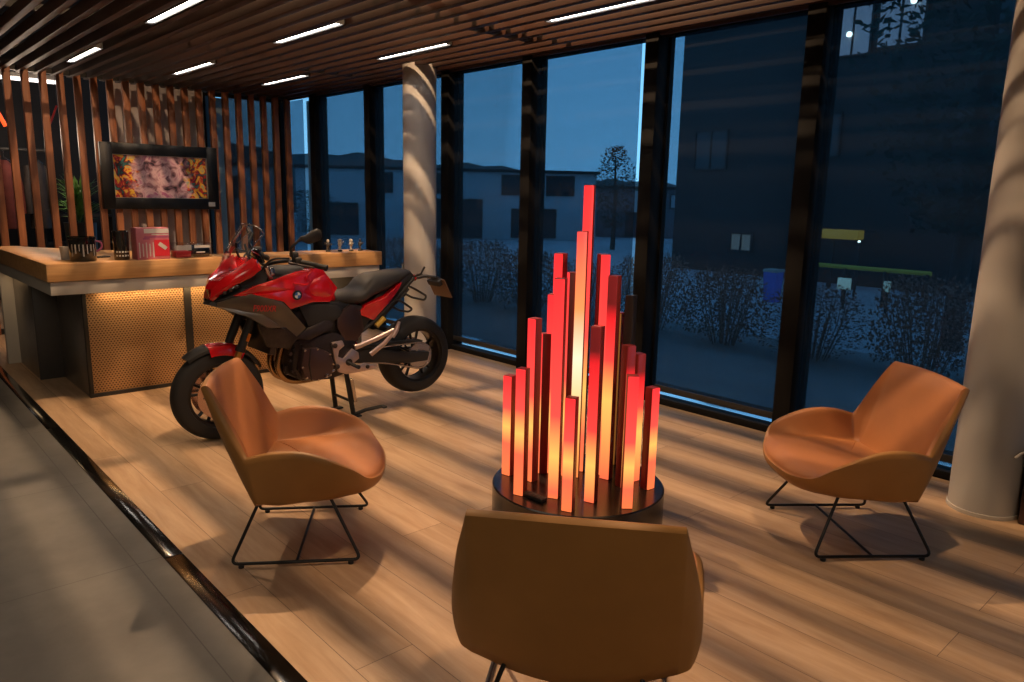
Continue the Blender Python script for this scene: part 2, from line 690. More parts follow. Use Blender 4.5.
# ------------------------------------------------------------------ camera
YAW, PIT, ROL, F = 0.8321281, 0.1910796, 0.0200864, 746.336
fw = Vector((math.cos(YAW) * math.cos(PIT), math.sin(YAW) * math.cos(PIT), -math.sin(PIT)))
rt = fw.cross(Vector((0, 0, 1))).normalized()
up = rt.cross(fw)
c, s = math.cos(ROL), math.sin(ROL)
r2, u2 = rt * c + up * s, up * c - rt * s
cam = bpy.data.cameras.new('camera')
cam.sensor_width = 36
cam.lens = F / 1024 * 36
cam.clip_end = 400
co = bpy.data.objects.new('camera', cam)
COL.objects.link(co)
M = Matrix((r2, u2, -fw)).transposed().to_4x4()
M.translation = (0, 0, 1.65)
co.matrix_world = M
SC.camera = co

# ------------------------------------------------------------------ room shell
CZ = 2.90           # underside of the slats
XW = 4.97           # glass line
XS = 1.00           # edge between oak and tile
struct(MB().box((3.02, 4.6, -.05), (3.96, 17.2, .1)).build('floor', 'oak_planks'))
struct(MB().box((-2.5, 4.6, -.05), (6.92, 17.2, .1)).build('floor_hall', 'grey_tile'))
t1 = MB()
for i in range(7):
    y0 = -4 + i * 2.457
    t1.box((1.0, y0 + 1.2285, -.046), (.082, 2.45, .1), bevel=.002)
struct(t1.build('trim_1', 'strip_metal'))
struct(MB().box((-.5, 4.6, 5.25), (11.2, 17.4, .1)).build('ceiling', 'plenum_black'))
struct(MB().box((-6.0, 4.6, 2.6), (.1, 17.2, 5.3)).build('wall_left', 'hall_wall'))
struct(MB().box((-.5, -4.05, 2.6), (11.1, .1, 5.3)).build('wall_back', 'hall_wall'))
struct(MB().box((-.7, 13.25, 2.6), (11.5, .1, 5.3)).build('wall_front', 'dark_wall'))
# wall over the windows
struct(MB().box((5.03, 3.2, 4.1), (.12, 14.6, 2.3)).build('wall_right', 'plenum_black'))

# windows: mullions, sill rail, panes
MY = [9.30, 7.94, 6.42, 5.19, 3.79, 2.48, 1.12, -.24, -1.6, -2.96]
for i, y in enumerate(MY):
    w = MB()
    dep = .17
    w.box((XW - dep / 2 + .04, y, 1.475), (dep, .125, 2.95), bevel=.004)
    w.box((XW + .03, y, 1.475), (.05, .17, 2.95))
    wo = struct(w.build('window_%d' % (i + 1), 'mullion_black'))
    ynext = MY[i + 1] if i + 1 < len(MY) else -4.0
    # rail at the floor and head
    s_ = MB()
    s_.box((XW - .02, (y + ynext) / 2, .026), (.12, y - ynext - .125, .052), bevel=.003)
    s_.box((XW, (y + ynext) / 2, 2.93), (.10, y - ynext - .125, .1))
    s_.build('sill', 'mullion_black', wo)
    MB().box((XW + .03, (y + ynext) / 2, 1.49), (.008, y - ynext - .12, 2.86)).build('pane', 'window_glass', wo)
    MB().box((XW + .24, (y + ynext) / 2, .030), (.36, y - ynext, .02), bevel=.003).build('outer_sill', 'flashing', wo)
# end bay beside the corner
wo = struct(MB().box((XW + .02, 10.52, 1.475), (.14, .30, 2.95)).build('window_11', 'mullion_black'))
MB().box((XW + .03, 9.86, 1.49), (.008, 1.0, 2.9)).build('pane', 'window_glass', wo)
MB().box((XW - .02, 9.86, .026), (.12, 1.0, .052)).build('sill', 'mullion_black', wo)
MB().box((XW + .19, 9.93, 1.45), (.05, .16, 2.9), bevel=.004).build('added_strip', 'strip_white', wo)  # added white strip, catches the sky to make the gap bright
# return window behind the slats, and solid wall beside it
wo = MB()
wo.box((3.84, 10.45, 1.475), (.07, .14, 2.95))
wo.box((4.40, 10.45, 2.93), (1.15, .1, .08))
wo.box((4.40, 10.45, .03), (1.15, .1, .06))
wo = struct(wo.build('window_12', 'mullion_black'))
MB().box((4.40, 10.48, 1.49), (1.05, .008, 2.84)).build('pane', 'window_glass', wo)
MB().box((4.13, 10.66, 1.45), (.16, .05, 2.9), bevel=.004).build('added_strip', 'strip_white', wo)  # second added strip, brightens the gap beside the return window
struct(MB().box((3.27, 10.50, 2.6), (1.08, .12, 5.2)).build('wall_partition', 'panel_grey'))
struct(MB().box((4.40, 10.50, 4.1), (1.2, .12, 2.3)).build('wall_corner', 'plenum_black'))
struct(MB().box((3.80, 10.36, 1.47), (.06, .06, 2.94), bevel=.004).build('trim_2', 'cream_panel'))

# roller blinds
blind_lab = {
    0: 'sheer dark roller blind in the narrow window bay left of the white left pillar',
    1: 'sheer roller blind half hidden behind the white left pillar',
    2: 'sheer roller blind just right of the white left pillar, behind the motorcycle tail',
    3: 'sheer roller blind behind the tallest red light bars, bright gap along its right edge',
    4: 'sheer roller blind right of the light sculpture with a thin blue gap down its left',
    5: 'sheer roller blind over the darkest window, beside the right white pillar',
    6: 'sheer roller blind partly hidden behind the right white pillar'}
#   bay -> (gap at the far end, gap at the near end)
gaps = {0: (.0, .0), 1: (.0, .06), 2: (.0, .0), 3: (.0, .075), 4: (.085, .0), 5: (.0, .0), 6: (0, .06)}
for i in range(7):
    y1, y0 = MY[i] - .075, MY[i + 1] + .075
    g1, g0 = gaps[i]
    y1 -= g1
    y0 += g0
    b = thing('roller_blind', blind_lab[i], 'roller blind', (XW - .055, (y0 + y1) / 2, 0), 0, 'roller blinds along the glass front')
    MB().box((0, 0, (2.88 + .14) / 2), (.0015, y1 - y0, 2.74)).build('screen_fabric', 'blind_fabric', b)
    MB().box((0, 0, .130), (.022, y1 - y0, .05), bevel=.004).build('bottom_bar', 'blind_bar', b)
b = thing('roller_blind', 'sheer roller blind in the bay beyond the last mullion, at the room corner', 'roller blind', (XW - .055, 9.97, 0), 0, 'roller blinds along the glass front')
MB().box((0, 0, 1.51), (.0015, .60, 2.74)).build('screen_fabric', 'blind_fabric', b)
MB().box((0, 0, .130), (.022, .60, .05), bevel=.004).build('bottom_bar', 'blind_bar', b)
b = thing('roller_blind', 'sheer blind behind the wooden slats, left of the room corner', 'roller blind', (4.46, 10.38, 0), 0)
MB().box((.0, 0, 1.51), (.74, .0015, 2.74)).build('screen_fabric', 'blind_dense', b)
MB().box((.0, 0, .130), (.74, .022, .05), bevel=.004).build('bottom_bar', 'blind_bar', b)

# round pillars
for nm, y in (('pillar', 1.12), ('pillar', 6.50)):
    p = MB().lathe([(.17, 0), (.17, .004), (.17, 3.6)], 64).build(nm, 'plaster_white', loc=(4.585, y, 0))
    struct(p)
    MB().lathe([(.176, 0), (.176, .02), (.171, .022)], 64).build('base_ring', 'fascia_grey', p)

# slatted ceiling
SX = [1.06 + .171 * k for k in range(23)]
sc_ = thing('slatted_ceiling', 'reddish brown slatted timber ceiling running toward the back corner', 'slatted ceiling', (0, 0, 0))
for x in SX:
    if x > 4.84:
        continue
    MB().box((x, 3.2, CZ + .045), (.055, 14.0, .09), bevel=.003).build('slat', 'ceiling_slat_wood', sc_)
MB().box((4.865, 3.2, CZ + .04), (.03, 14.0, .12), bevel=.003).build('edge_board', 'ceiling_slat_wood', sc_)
for y in (9.3, 4.62, 7.2, -.5):
    MB().box((2.9, y, CZ + .145), (3.9, .05, .05)).build('joist', 'black_trim', sc_)
for y in (4.75, 7.6):
    for k in (16, 17, 18, 19):
        MB().box((SX[k] + .0855, y, CZ + .035), (.08, .10, .05), bevel=.004).build('clip', 'black_matte', sc_)

# ceiling lights
LX = [SX[5] + .0855, SX[11] + .0855, SX[17] + .0855]
LY = [8.42, 5.87, 3.58]
light_lab = {
    (0, 0): 'linear white ceiling light above the left end of the counter',
    (1, 0): 'linear white ceiling light above the framed picture',
    (2, 0): 'linear white ceiling light farthest back near the room corner',
    (0, 1): 'linear white ceiling light above the motorcycle front wheel, cut by the top edge',
    (1, 1): 'linear white ceiling light above the motorcycle, middle of its row',
    (2, 1): 'linear white ceiling light close to the left white pillar',
    (0, 2): 'linear white ceiling light over the left armchair',
    (1, 2): 'linear white ceiling light over the light sculpture',
    (2, 2): 'long linear white ceiling light above the tallest red light bar'}
for (i, x) in enumerate(LX):
    for (j, y) in enumerate(LY):
        t = thing('ceiling_light', light_lab[i, j], 'ceiling light', (x, y, CZ), 0, 'linear ceiling lights between the slats')
        h_ = MB()
        h_.box((0, 0, .070), (.075, 1.10, .05), bevel=.003)
        for s_ in (-1, 1):
            h_.box((s_ * .0335, 0, .030), (.008, 1.10, .056))
            h_.box((0, s_ * .546, .030), (.06, .008, .056))
        h_.build('housing', 'black_matte', t)
        MB().box((0, 0, .020), (.054, 1.07, .016), bevel=.004).build('diffuser', 'light_tube', t)

# slat partition at the back
WX = [1.61 + .1708 * k for k in range(-2, 20)]
sp = thing('slat_partition', 'screen of upright reddish wooden slats behind the counter', 'slat screen', (0, 10.0, 0))
for x in WX:
    MB().box((x, .03, 1.5), (.072, .06, 3.0), bevel=.003).build('slat', 'slat_wood', sp)
MB().box((3.05, .06, 2.93), (3.8, .05, .05)).build('top_rail', 'black_trim', sp)
MB().box((3.05, .06, .03), (3.8, .05, .06)).build('bottom_rail', 'black_trim', sp)

# ------------------------------------------------------------------ armchairs
def lerp(a, b, t):
    return a + (b - a) * t

def catmull(p0, p1, p2, p3, t):
    return .5 * ((2 * p1) + (-p0 + p2) * t + (2 * p0 - 5 * p1 + 4 * p2 - p3) * t * t + (-p0 + 3 * p1 - 3 * p2 + p3) * t ** 3)

#            inner foot            rim                    outer foot            fillet  thick
CH = [((.235, 0, .435), (.388, 0, .368), (.285, 0, .292), 1.0, .008),
      ((.225, .13, .435), (.374, .16, .373), (.275, .14, .293), 1.0, .008),
      ((.20, .22, .432), (.325, .288, .402), (.23, .22, .297), .95, .010),
      ((.14, .27, .425), (.250, .365, .475), (.17, .275, .302), .55, .026),
      ((.02, .285, .415), (.080, .378, .540), (.04, .30, .300), .45, .036),
      ((-.09, .280, .405), (-.07, .374, .548), (-.06, .33, .302), .42, .040),
      ((-.165, .265, .40), (-.19, .362, .522), (-.150, .352, .322), .4, .042),
      ((-.175, .255, .40), (-.285, .328, .680), (-.160, .338, .306), .2, .042),
      ((-.180, .240, .40), (-.372, .285, .825), (-.168, .305, .292), .10, .042),
      ((-.185, .12, .40), (-.388, .14, .832), (-.172, .15, .240), .08, .042),
      ((-.187, 0, .40), (-.393, 0, .834), (-.172, 0, .222), .08, .042)]
BREAK = {6, 8}
SEG = 7

def chair_columns():
    n = len(CH)
    cols = []
    def vec(st):
        return [Vector(st[0]), Vector(st[1]), Vector(st[2]), st[3], st[4]]
    S = [vec(s_) for s_ in CH]
    mirror = lambda q: [Vector((q[0].x, -q[0].y, q[0].z)), Vector((q[1].x, -q[1].y, q[1].z)), Vector((q[2].x, -q[2].y, q[2].z)), q[3], q[4]]
    for i in range(n - 1):
        a, b = S[i], S[i + 1]
        if i == 0:
            p = mirror(S[1])
        elif i in BREAK:
            p = [2 * x - y for x, y in zip(a, b)]
        else:
            p = S[i - 1]
        if i + 1 == n - 1:
            q = mirror(S[n - 2])
        elif (i + 1) in BREAK:
            q = [2 * x - y for x, y in zip(b, a)]
        else:
            q = S[i + 2]
        for k in range(SEG):
            t = k / SEG
            cols.append([catmull(p[m], a[m], b[m], q[m], t) for m in range(5)])
    cols.append(S[-1])
    half = cols
    full = half + [mirror(q) for q in half[-2:0:-1]]
    return full

def bez(a, c_, b, t):
    return a * (1 - t) ** 2 + c_ * 2 * t * (1 - t) + b * t * t

def chair_body():
    cols = chair_columns()
    inner, outer = MB(), MB()
    ci = Vector((.0, 0, .418))
    cb = Vector((.0, 0, .252))
    ri, ro = [], []
    for (inn, rim, bot, fil, th) in cols:
        d = Vector((rim.x - 0, rim.y, 0))
        back = rim.z > .60
        if rim.x < -.2:
            w = min(1, max(0, (-.2 - rim.x) / .16))
            d = d.normalized().lerp(Vector((-1, 0, 0)), w)
        d = d.normalized()
        lip = max(0, min(1, (th - .010) / .026))
        rin = rim - d * th + Vector((0, 0, lerp(.004, -.004, lip)))
        rmid = rim - d * th * .5 + Vector((0, 0, .001 + .009 * lip))
        prof = []
        for k in range(7):
            t = k / 7
            p = ci.lerp(inn, t)
            p.z += .012 * math.sin(PI * t) * (1 if rim.z < .6 else .6)
            prof.append(p)
        ctrl = Vector((lerp(inn.x, rin.x, fil), lerp(inn.y, rin.y, fil), inn.z + (rin.z - inn.z) * (.04 if rin.z > inn.z else .25)))
        for k in range(12):
            prof.append(bez(inn, ctrl, rin, k / 11))
        prof.append(rin.lerp(rmid, .6) + Vector((0, 0, .003 * lip)))
        prof.append(rmid)
        ri.append(prof)
        po = [rmid, rmid.lerp(rim, .6) + Vector((0, 0, .003 * lip)), rim]
        bctrl = rim.lerp(bot, .5) + d * lerp(.055, .018, lip) + Vector((0, 0, lerp(-.025, -.008, lip)))
        for k in range(1, 11):
            po.append(bez(rim, bctrl, bot, k / 10))
        bi = bot.lerp(cb, .07)
        bi.z = bot.z - .008
        po.append(bi)
        for k in (1, 2, 3):
            po.append(bi.lerp(cb, k / 4))
        ro.append(po)
    for mb, rr, cen in ((inner, ri, ci), (outer, ro, cb)):
        n = len(rr)
        if mb is inner:
            rr = [r_[1:] for r_ in rr]
        vs = [mb.verts(r_) for r_ in rr]
        for i in range(n):
            a, b = vs[i], vs[(i + 1) % n]
            for k in range(len(a) - 1):
                mb.face([a[k], a[k + 1], b[k + 1], b[k]])
        cv = mb.bm.verts.new(cen)
        e = 0 if mb is inner else -1
        for i in range(n):
            mb.face([vs[i][e], vs[(i + 1) % n][e], cv])
    return inner, outer

def make_chair(label):
    t = thing('lounge_chair', label, 'armchair', group='low tan lounge chairs around the light sculpture')
    inner, outer = chair_body()
    outer.build('outer_shell', 'leather_mustard', t, sharp=62)
    inner.build('seat', 'leather_tan', t, sharp=46)
    for s_ in (1, -1):
        f = MB()
        f.tube([(.06, s_ * .17, .312), (.13, s_ * .19, .306), (.285, s_ * .30, .019), (-.285, s_ * .30, .019), (-.155, s_ * .19, .306), (-.10, s_ * .17, .312)], .0075, 10, smooth=.035)
        r_ = f.build('runner', 'steel_black', t)
        for x in (.24, -.24):
            MB().lathe([(.012, 0), (.013, .004), (.012, .012), (.007, .0125)], 14, (x, s_ * .30, 0)).build('glide', 'rubber', r_)
    MB().tube([(0, -.30, .019), (0, .30, .019)], .0065, 10).build('crossbar', 'steel_black', t)
    return t

chair = make_chair('tan leather lounge chair beside the motorcycle front wheel, seen from its side')
chair.location = (1.56, 3.18, 0)
chair.rotation_euler.z = R(-35)
cr = copy_tree(chair)
cr['label'] = 'tan leather lounge chair in front of the right white pillar, facing the light bars'
cr.location = (3.66, 1.49, 0)
cr.rotation_euler.z = R(141)
cc = copy_tree(chair)
cc['label'] = 'tan lounge chair turned away from the viewer, its plain back filling the lower edge'
cc.location = (1.622, 1.448, 0)
cc.rotation_euler.z = R(39)

# ------------------------------------------------------------------ light sculpture
DH, DR = .18, .45
DC = (2.78, 2.516)
ls = thing('light_sculpture', 'cluster of glowing red square light bars on a round dark plinth', 'light sculpture', (DC[0], DC[1], 0))
MB().lathe([(DR - .01, 0), (DR, .006), (DR, DH - .006), (DR - .006, DH)], 96).build('plinth', 'disc_dark', ls)
RED, DEEP, ORG, YEL, WHT = (1, .035, .03), (.55, .008, .012), (1, .25, .06), (1, .55, .12), (1, .82, .42)
#  x, y, height, turn away from the viewer, kind, hot spot (fraction of height)
BARS = [(.129, .110, 1.536, 11, 'lit', .30), (.041, .066, 1.306, 8, 'hot', .50), (.022, .197, 1.187, 33, 'lit', .25),
        (-.246, -.068, 1.097, 16, 'lit', .20), (.018, .103, 1.097, 81, 'lit', .3), (-.023, .194, .977, 20, 'lit', .3),
        (.150, .014, 1.190, -26, 'lit', .35), (.153, -.063, 1.087, 26, 'cut', .4), (.271, -.084, .980, -66, 'off', 0),
        (.355, .067, .862, 26, 'amber', .5), (-.179, .170, .868, 45, 'lit', .35), (-.051, .217, .770, 81, 'lit', .4),
        (-.141, -.219, .878, 23, 'cut', .22), (.132, -.192, .750, -40, 'cut', .3), (-.062, -.379, .659, -11, 'lit', .32),
        (.241, -.173, .691, -45, 'cut', .4), (.213, -.293, .540, -50, 'lit', .45), (-.307, -.223, .560, 20, 'lit', .45),
        (-.351, .067, .651, 29, 'lit', .50), (-.214, .311, .549, 38, 'lit', .5)]
vaz = math.atan2(-DC[1], -DC[0])
BW = .052
for k, (x, y, h, tn, kind, hot) in enumerate(BARS):
    az = math.atan2(-(DC[1] + y), -(DC[0] + x)) - R(tn)
    mt = {'lit': [(0, (1, .20, .06)), (max(.03, hot - .17), (1, .15, .07)), (hot, YEL), (hot + .19, (1, .085, .065)), (1, (.95, .03, .035))],
          'hot': [(0, ORG), (hot * .5, YEL), (hot, (1, .9, .6)), (hot + .2, (1, .33, .10)), (1, (1, .08, .07))],
          'cut': [(0, (1, .15, .06)), (hot, YEL), (min(.6, hot + .2), (1, .06, .05)), (.80, (.75, .015, .02)), (.87, (.06, .008, .008))],
          'amber': [(0, (.35, .14, .02)), (1, (.45, .2, .04))]}.get(kind)
    bar = MB()
    # dark channel: back and two sides, one open side filled by the acrylic
    bar.box((-BW * .06, 0, h / 2), (BW * .88, BW, h), bevel=.0015)
    bo = bar.build('light_bar', 'bar_red_spill' if mt else 'bar_off', ls, loc=(x, y, DH))
    bo.rotation_euler.z = az
    if mt:
        lm = mat_led('led_strip_%d' % k, mt, .5 if kind == 'amber' else 1.15)
        MB().box((BW * .40, 0, h / 2 + .0), (BW * .22, BW * .96, h - .006), bevel=.0015).build('lit_face', lm, bo)

# remote on the plinth
rm = thing('remote_control', 'slim black remote control lying on the plinth edge', 'remote control', (DC[0] - .335, DC[1] + .01, DH), R(-86))
MB().box((0, 0, .0095), (.19, .045, .018), bevel=.005).build('body', 'black_matte', rm)
bt = MB()
for i in range(6):
    for j in (-1, 0, 1):
        bt.lathe([(.0045, .017), (.0045, .0195), (.003, .020)], 10, (-.07 + i * .026, j * .012, 0))
bt.build('buttons', 'engine_cover', rm)

# ------------------------------------------------------------------ counter
WT = [(1.13, 6.27), (3.97, 6.27), (3.97, 6.68), (2.50, 6.68), (1.42, 8.12), (1.30, 8.42), (1.10, 8.42)]
MB_ = MB().prism(WT, lambda p: Vector((p[0], p[1], .97)), lambda p: Vector((p[0], p[1], 1.10)), bevel=.004)
tag(MB_.build('countertop', 'oak_top'), 'thick oak counter top with the display boxes and cans standing on it', 'counter top')
rc = thing('reception_counter', 'reception counter with bronze perforated front panels under the oak top', 'counter', (1.40, 6.53, 0))
def C_(b_, c0, c1, bev=.003):
    return b_.box([(p + q) / 2 - o for p, q, o in zip(c0, c1, (1.40, 6.53, 0))], [abs(q - p) for p, q in zip(c0, c1)], bevel=bev)
FT = [(1.15, 6.29), (3.95, 6.29), (3.95, 6.64), (2.46, 6.64), (1.38, 8.08), (1.28, 8.40), (1.12, 8.40)]
MB().prism([(p[0] - 1.40, p[1] - 6.53) for p in FT], lambda p: Vector((p[0], p[1], .868)), lambda p: Vector((p[0], p[1], .966)), bevel=.002).build('fascia', 'fascia_grey', rc)
b = MB(); C_(b, (1.425, 6.53, .03), (2.165, 6.55, .868)); b.build('mesh_panel', 'perforated', rc)
b = MB(); C_(b, (2.225, 6.53, .03), (3.02, 6.55, .868)); b.build('mesh_panel', 'perforated', rc)
b = MB(); C_(b, (2.165, 6.522, 0), (2.225, 6.56, .868)); b.build('divider_post', 'black_trim', rc)
b = MB(); C_(b, (1.395, 6.522, 0), (1.425, 6.56, .868)); C_(b, (1.395, 6.518, 0), (3.05, 6.55, .03)); C_(b, (3.02, 6.522, 0), (3.05, 6.60, .868)); b.build('front_frame', 'black_trim', rc)
b = MB(); C_(b, (1.40, 6.56, .0), (1.43, 7.42, .868)); b.build('side_panel', 'brushed_metal', rc)
b = MB(); C_(b, (3.87, 6.56, .0), (3.90, 6.66, .868)); C_(b, (1.43, 6.64, 0), (3.9, 6.66, .868)); b.build('rear_panel', 'charcoal_panel', rc)
b = MB(); C_(b, (1.215, 7.42, .0), (1.62, 7.45, .868)); C_(b, (1.59, 7.45, 0), (1.62, 7.80, .868)); b.build('cabinet_front', 'charcoal_panel', rc)
b = MB(); C_(b, (1.215, 7.45, .0), (1.245, 8.29, .868)); b.build('cabinet_side', 'brushed_metal', rc)
b = MB(); C_(b, (1.115, 8.29, .0), (1.33, 8.36, .868)); b.build('end_panel', 'cream_panel', rc)
b = MB(); C_(b, (1.50, 6.42, .860), (3.86, 6.445, .868)); b.build('light_strip', 'warm_led', rc)

# things on the counter
ZT = 1.10
t = thing('drum_cup', 'wide black cup with pale streaks at the left end of the counter', 'cup', (1.42, 6.47, ZT))
MB().lathe([(.088, 0), (.092, .006), (.092, .165), (.097, .168), (.097, .185), (.086, .185), (.084, .02), (.0, .02)], 40).build('body', 'black_gloss', t)
MB().tube([(.090, -.02, .15), (.125, -.03, .145), (.13, -.03, .10), (.092, -.02, .07)], .007, 8, smooth=.02).build('handle', 'box_mauve', t)
b = MB()
for k in range(7):
    a = R(-150 + k * 17)
    b.box((.0925 * math.cos(a), .0925 * math.sin(a), .085 + .01 * (k % 3)), (.003, .006 + .004 * (k % 2), .09 - .02 * (k % 3)), rot=a)
b.build('printed_stripes', 'label_white', t)
t = thing('small_cup', 'small pale cup half hidden behind the wide black cup', 'cup', (1.345, 6.66, ZT))
MB().lathe([(.036, 0), (.045, .10), (.041, .10), (.033, .01), (0, .01)], 28).build('body', 'fascia_grey', t)
t = thing('black_tumbler', 'tall black tumbler between the wide cup and the pink box', 'tumbler', (1.685, 6.44, ZT))
MB().lathe([(.052, 0), (.055, .005), (.058, .205), (.060, .225), (.054, .228), (.05, .02), (0, .02)], 36).build('body', 'black_gloss', t)
b = MB()
for k in range(5):
    a = R(-140 + k * 22)
    for j in range(2):
        b.box((.0562 * math.cos(a), .0562 * math.sin(a), .035 + j * .03), (.003, .012, .012), rot=a)
b.build('printed_marks', 'label_white', t)
t = thing('flat_card', 'flat dark card lying on the counter beside the tall tumbler', 'card', (1.60, 6.72, ZT), .3)
MB().box((0, 0, .006), (.12, .08, .012), bevel=.002).build('body', 'black_matte', t)
t = thing('pink_display_box', 'upright pink and red printed box on the counter with a pale icon', 'box', (1.90, 6.43, ZT), R(2))
MB().box((0, 0, .125), (.25, .13, .25), bevel=.004).build('carton', 'box_pink', t)
MB().box((.065, -.066, .09), (.115, .004, .13)).build('red_square', 'box_red', t)
MB().box((.07, -.069, .105), (.07, .004, .03), rot=Matrix.Rotation(R(38), 3, 'Y')).build('icon', 'label_white', t)
b = MB(); b.box((.03, -.066, .225), (.19, .003, .035)); b.box((.055, -.0662, .196), (.13, .003, .006)); b.build('title_band', 'label_white', t)
b = MB(); b.box((.03, -.066, .178), (.19, .003, .014)); b.box((-.05, -.066, .165), (.05, .003, .014)); b.build('mauve_band', 'box_mauve', t)
b = MB()
for k in range(5):
    b.box((-.105 + .026 * k, -.066, .075), (.008, .003, .12 - .02 * (k % 2)))
b.build('text_columns', 'label_white', t)
MB().box((-.03, .02, .262), (.03, .02, .03)).build('hang_tab', 'fascia_grey', t)
t = thing('clear_display_box', 'low clear plastic box with red and black contents on the counter', 'box', (2.22, 6.44, ZT), R(2))
b = MB()
b.box((0, 0, .062), (.31, .14, .124), bevel=.006)
b.build('plastic_case', 'clear_plastic', t)
MB().box((-.085, 0, .030), (.12, .12, .05), bevel=.004).build('red_card', 'box_red', t)
b = MB()
b.box((.065, -.0, .045), (.15, .11, .08), bevel=.02)
b.box((.05, -.0, .09), (.09, .09, .03), bevel=.012)
b.build('dark_model', 'black_gloss', t)
MB().box((.065, -.0705, .092), (.13, .003, .022)).build('pale_print', 'label_white', t)
MB().box((-.085, -.0705, .085), (.12, .003, .040)).build('pale_label', 'label_white', t)
MB().box((.05, -.0705, .045), (.07, .003, .008)).build('pale_line', 'label_white', t)

fig_lab = ['small figurine leaning with dark arms raised, leftmost of the four on the counter', 'second small figurine from the left on the counter, pale wide hat shape',
           'small figurine with a rounded white head, third from the left on the counter', 'slim dark figurine nearest the right end of the counter']
for k, (x, y) in enumerate([(3.50, 6.47), (3.62, 6.46), (3.735, 6.45), (3.83, 6.44)]):
    t = thing('figurine', fig_lab[k], 'figurine', (x, y, ZT), .5 * k, 'four figurines on the counter end')
    b = MB(); b.lathe([(.022, 0), (.024, .006), (.02, .014), (.008, .016)], 18); b.build('base', 'black_matte', t)
    b = MB()
    b.tube([(.008, 0, .014), (.009, 0, .034), (.003, 0, .052)], [.008, .007, .009], 10)
    b.tube([(-.009, 0, .014), (-.010, .004, .034), (-.003, 0, .052)], [.008, .007, .009], 10)
    b.lathe([(.010, .045), (.018, .058), (.020, .075), (.012, .088)], 16)
    b.tube([(.016, 0, .078), (.032, -.008, .062 + .02 * (k % 2)), (.030, -.022, .074 + .02 * (k % 2))], [.006, .005, .006], 8)
    b.tube([(-.016, 0, .078), (-.034, -.006, .070), (-.038, -.016, .088)], [.006, .005, .006], 8)
    b.build('figure', 'figure_dark' if k in (0, 3) else 'figure_light', t)
    b = MB()
    w = [.013, .019, .017, .011][k]
    b.lathe([(.004, .086), (w, .094), (w * 1.02, .104), (w * .7, .115), (.002, .119)], 18)
    if k == 1:
        b.lathe([(.026, .108), (.027, .110), (.012, .114)], 18)
    b.build('head', 'figure_light' if k != 3 else 'figure_dark', t)

# ------------------------------------------------------------------ framed picture
fp = thing('framed_picture', 'black framed abstract colour print hanging on the slat screen', 'framed picture', (3.13, 9.955, 1.80))
b = MB()
W_, H_ = 1.37, .78
fwid = .135
for sx in (-1, 1):
    b.box((sx * (W_ - fwid) / 2, 0, 0), (fwid, .075, H_), bevel=.008)
    b.box((0, -.0, sx * (H_ - fwid) / 2), (W_ - fwid * 2 + .02, .07, fwid), bevel=.006)
b.build('frame', 'picture_black', fp)
MB().box((0, .012, 0), (W_ - fwid * 2 + .01, .02, H_ - fwid * 2 + .01)).build('print', 'art', fp)
b = MB()
for sx in (-1, 1):
    b.box((sx * (W_ - fwid * 2) / 2, -.012, 0), (.008, .03, H_ - fwid * 2))
    b.box((0, -.012, sx * (H_ - fwid * 2) / 2), (W_ - fwid * 2, .03, .008))
b.build('inner_lip', 'fascia_grey', fp)
MB().box((W_ / 2 - .10, -.041, -H_ / 2 + .065), (.085, .004, .055)).build('caption_card', 'label_white', fp)

# ------------------------------------------------------------------ shop behind the slats
cl = thing('panel_light', 'bright white strip light glimpsed through the slats at upper left', 'ceiling light', (1.60, 12.0, 3.05))
MB().box((0, 0, .04), (1.95, .16, .06), bevel=.004).build('housing', 'fascia_grey', cl)
MB().box((0, 0, -.004), (1.9, .13, .04), bevel=.004).build('diffuser', 'white_panel', cl)
for x in (-.8, .8):
    MB().cyl((x, 0, .05), (x, 0, 2.155), .006, seg=6).build('cable', 'black_matte', cl)
nt_ = thing('neon_tube', 'glowing orange neon tube slanting behind the slats at the left edge', 'neon tube', (1.66, 11.0, 2.2))
MB().tube([(-.10, 0, .52), (.05, 0, .16)], .022, 12).build('tube', 'neon_orange', nt_)
b = MB(); b.cyl((-.10, 0, .52), (-.117, 0, .56), .024); b.build('end_caps', 'black_matte', nt_)
MB().cyl((-.117, 0, .55), (-.117, 0, 3.0), .004, seg=6).build('cable', 'black_matte', nt_)
n2 = thing('slanting_tube', 'thin dull orange rod slanting behind the slats beside the neon tube', 'rod', (2.21, 11.0, 2.2))
MB().tube([(-.07, 0, .13), (.06, 0, .45)], .012, 10).build('rod', 'lettering_red', n2)
MB().cyl((.06, 0, .45), (.06, 0, 3.0), .004, seg=6).build('cable', 'black_matte', n2)
rk = thing('clothes_rack', 'black clothes rail behind the slats with jackets hanging from it', 'clothes rack', (1.80, 12.1, 0))
MB().cyl((-.60, 0, 2.14), (.60, 0, 2.14), .022, seg=14).build('rail', 'black_matte', rk)
for x in (-.56, .56):
    MB().cyl((x, 0, 0.02), (x, 0, 2.14), .018, seg=12).build('upright', 'black_matte', rk)
    MB().box((x, 0, .012), (.05, .5, .024), bevel=.004).build('foot', 'black_matte', rk)
jl = [('jacket_tan', 'tan and dark jacket hanging leftmost on the rail behind the slats'), ('jacket_red', 'dark red jacket hanging on the rail behind the slats'),
      ('jacket_dark', 'black jacket hanging rightmost on the rail behind the slats')]
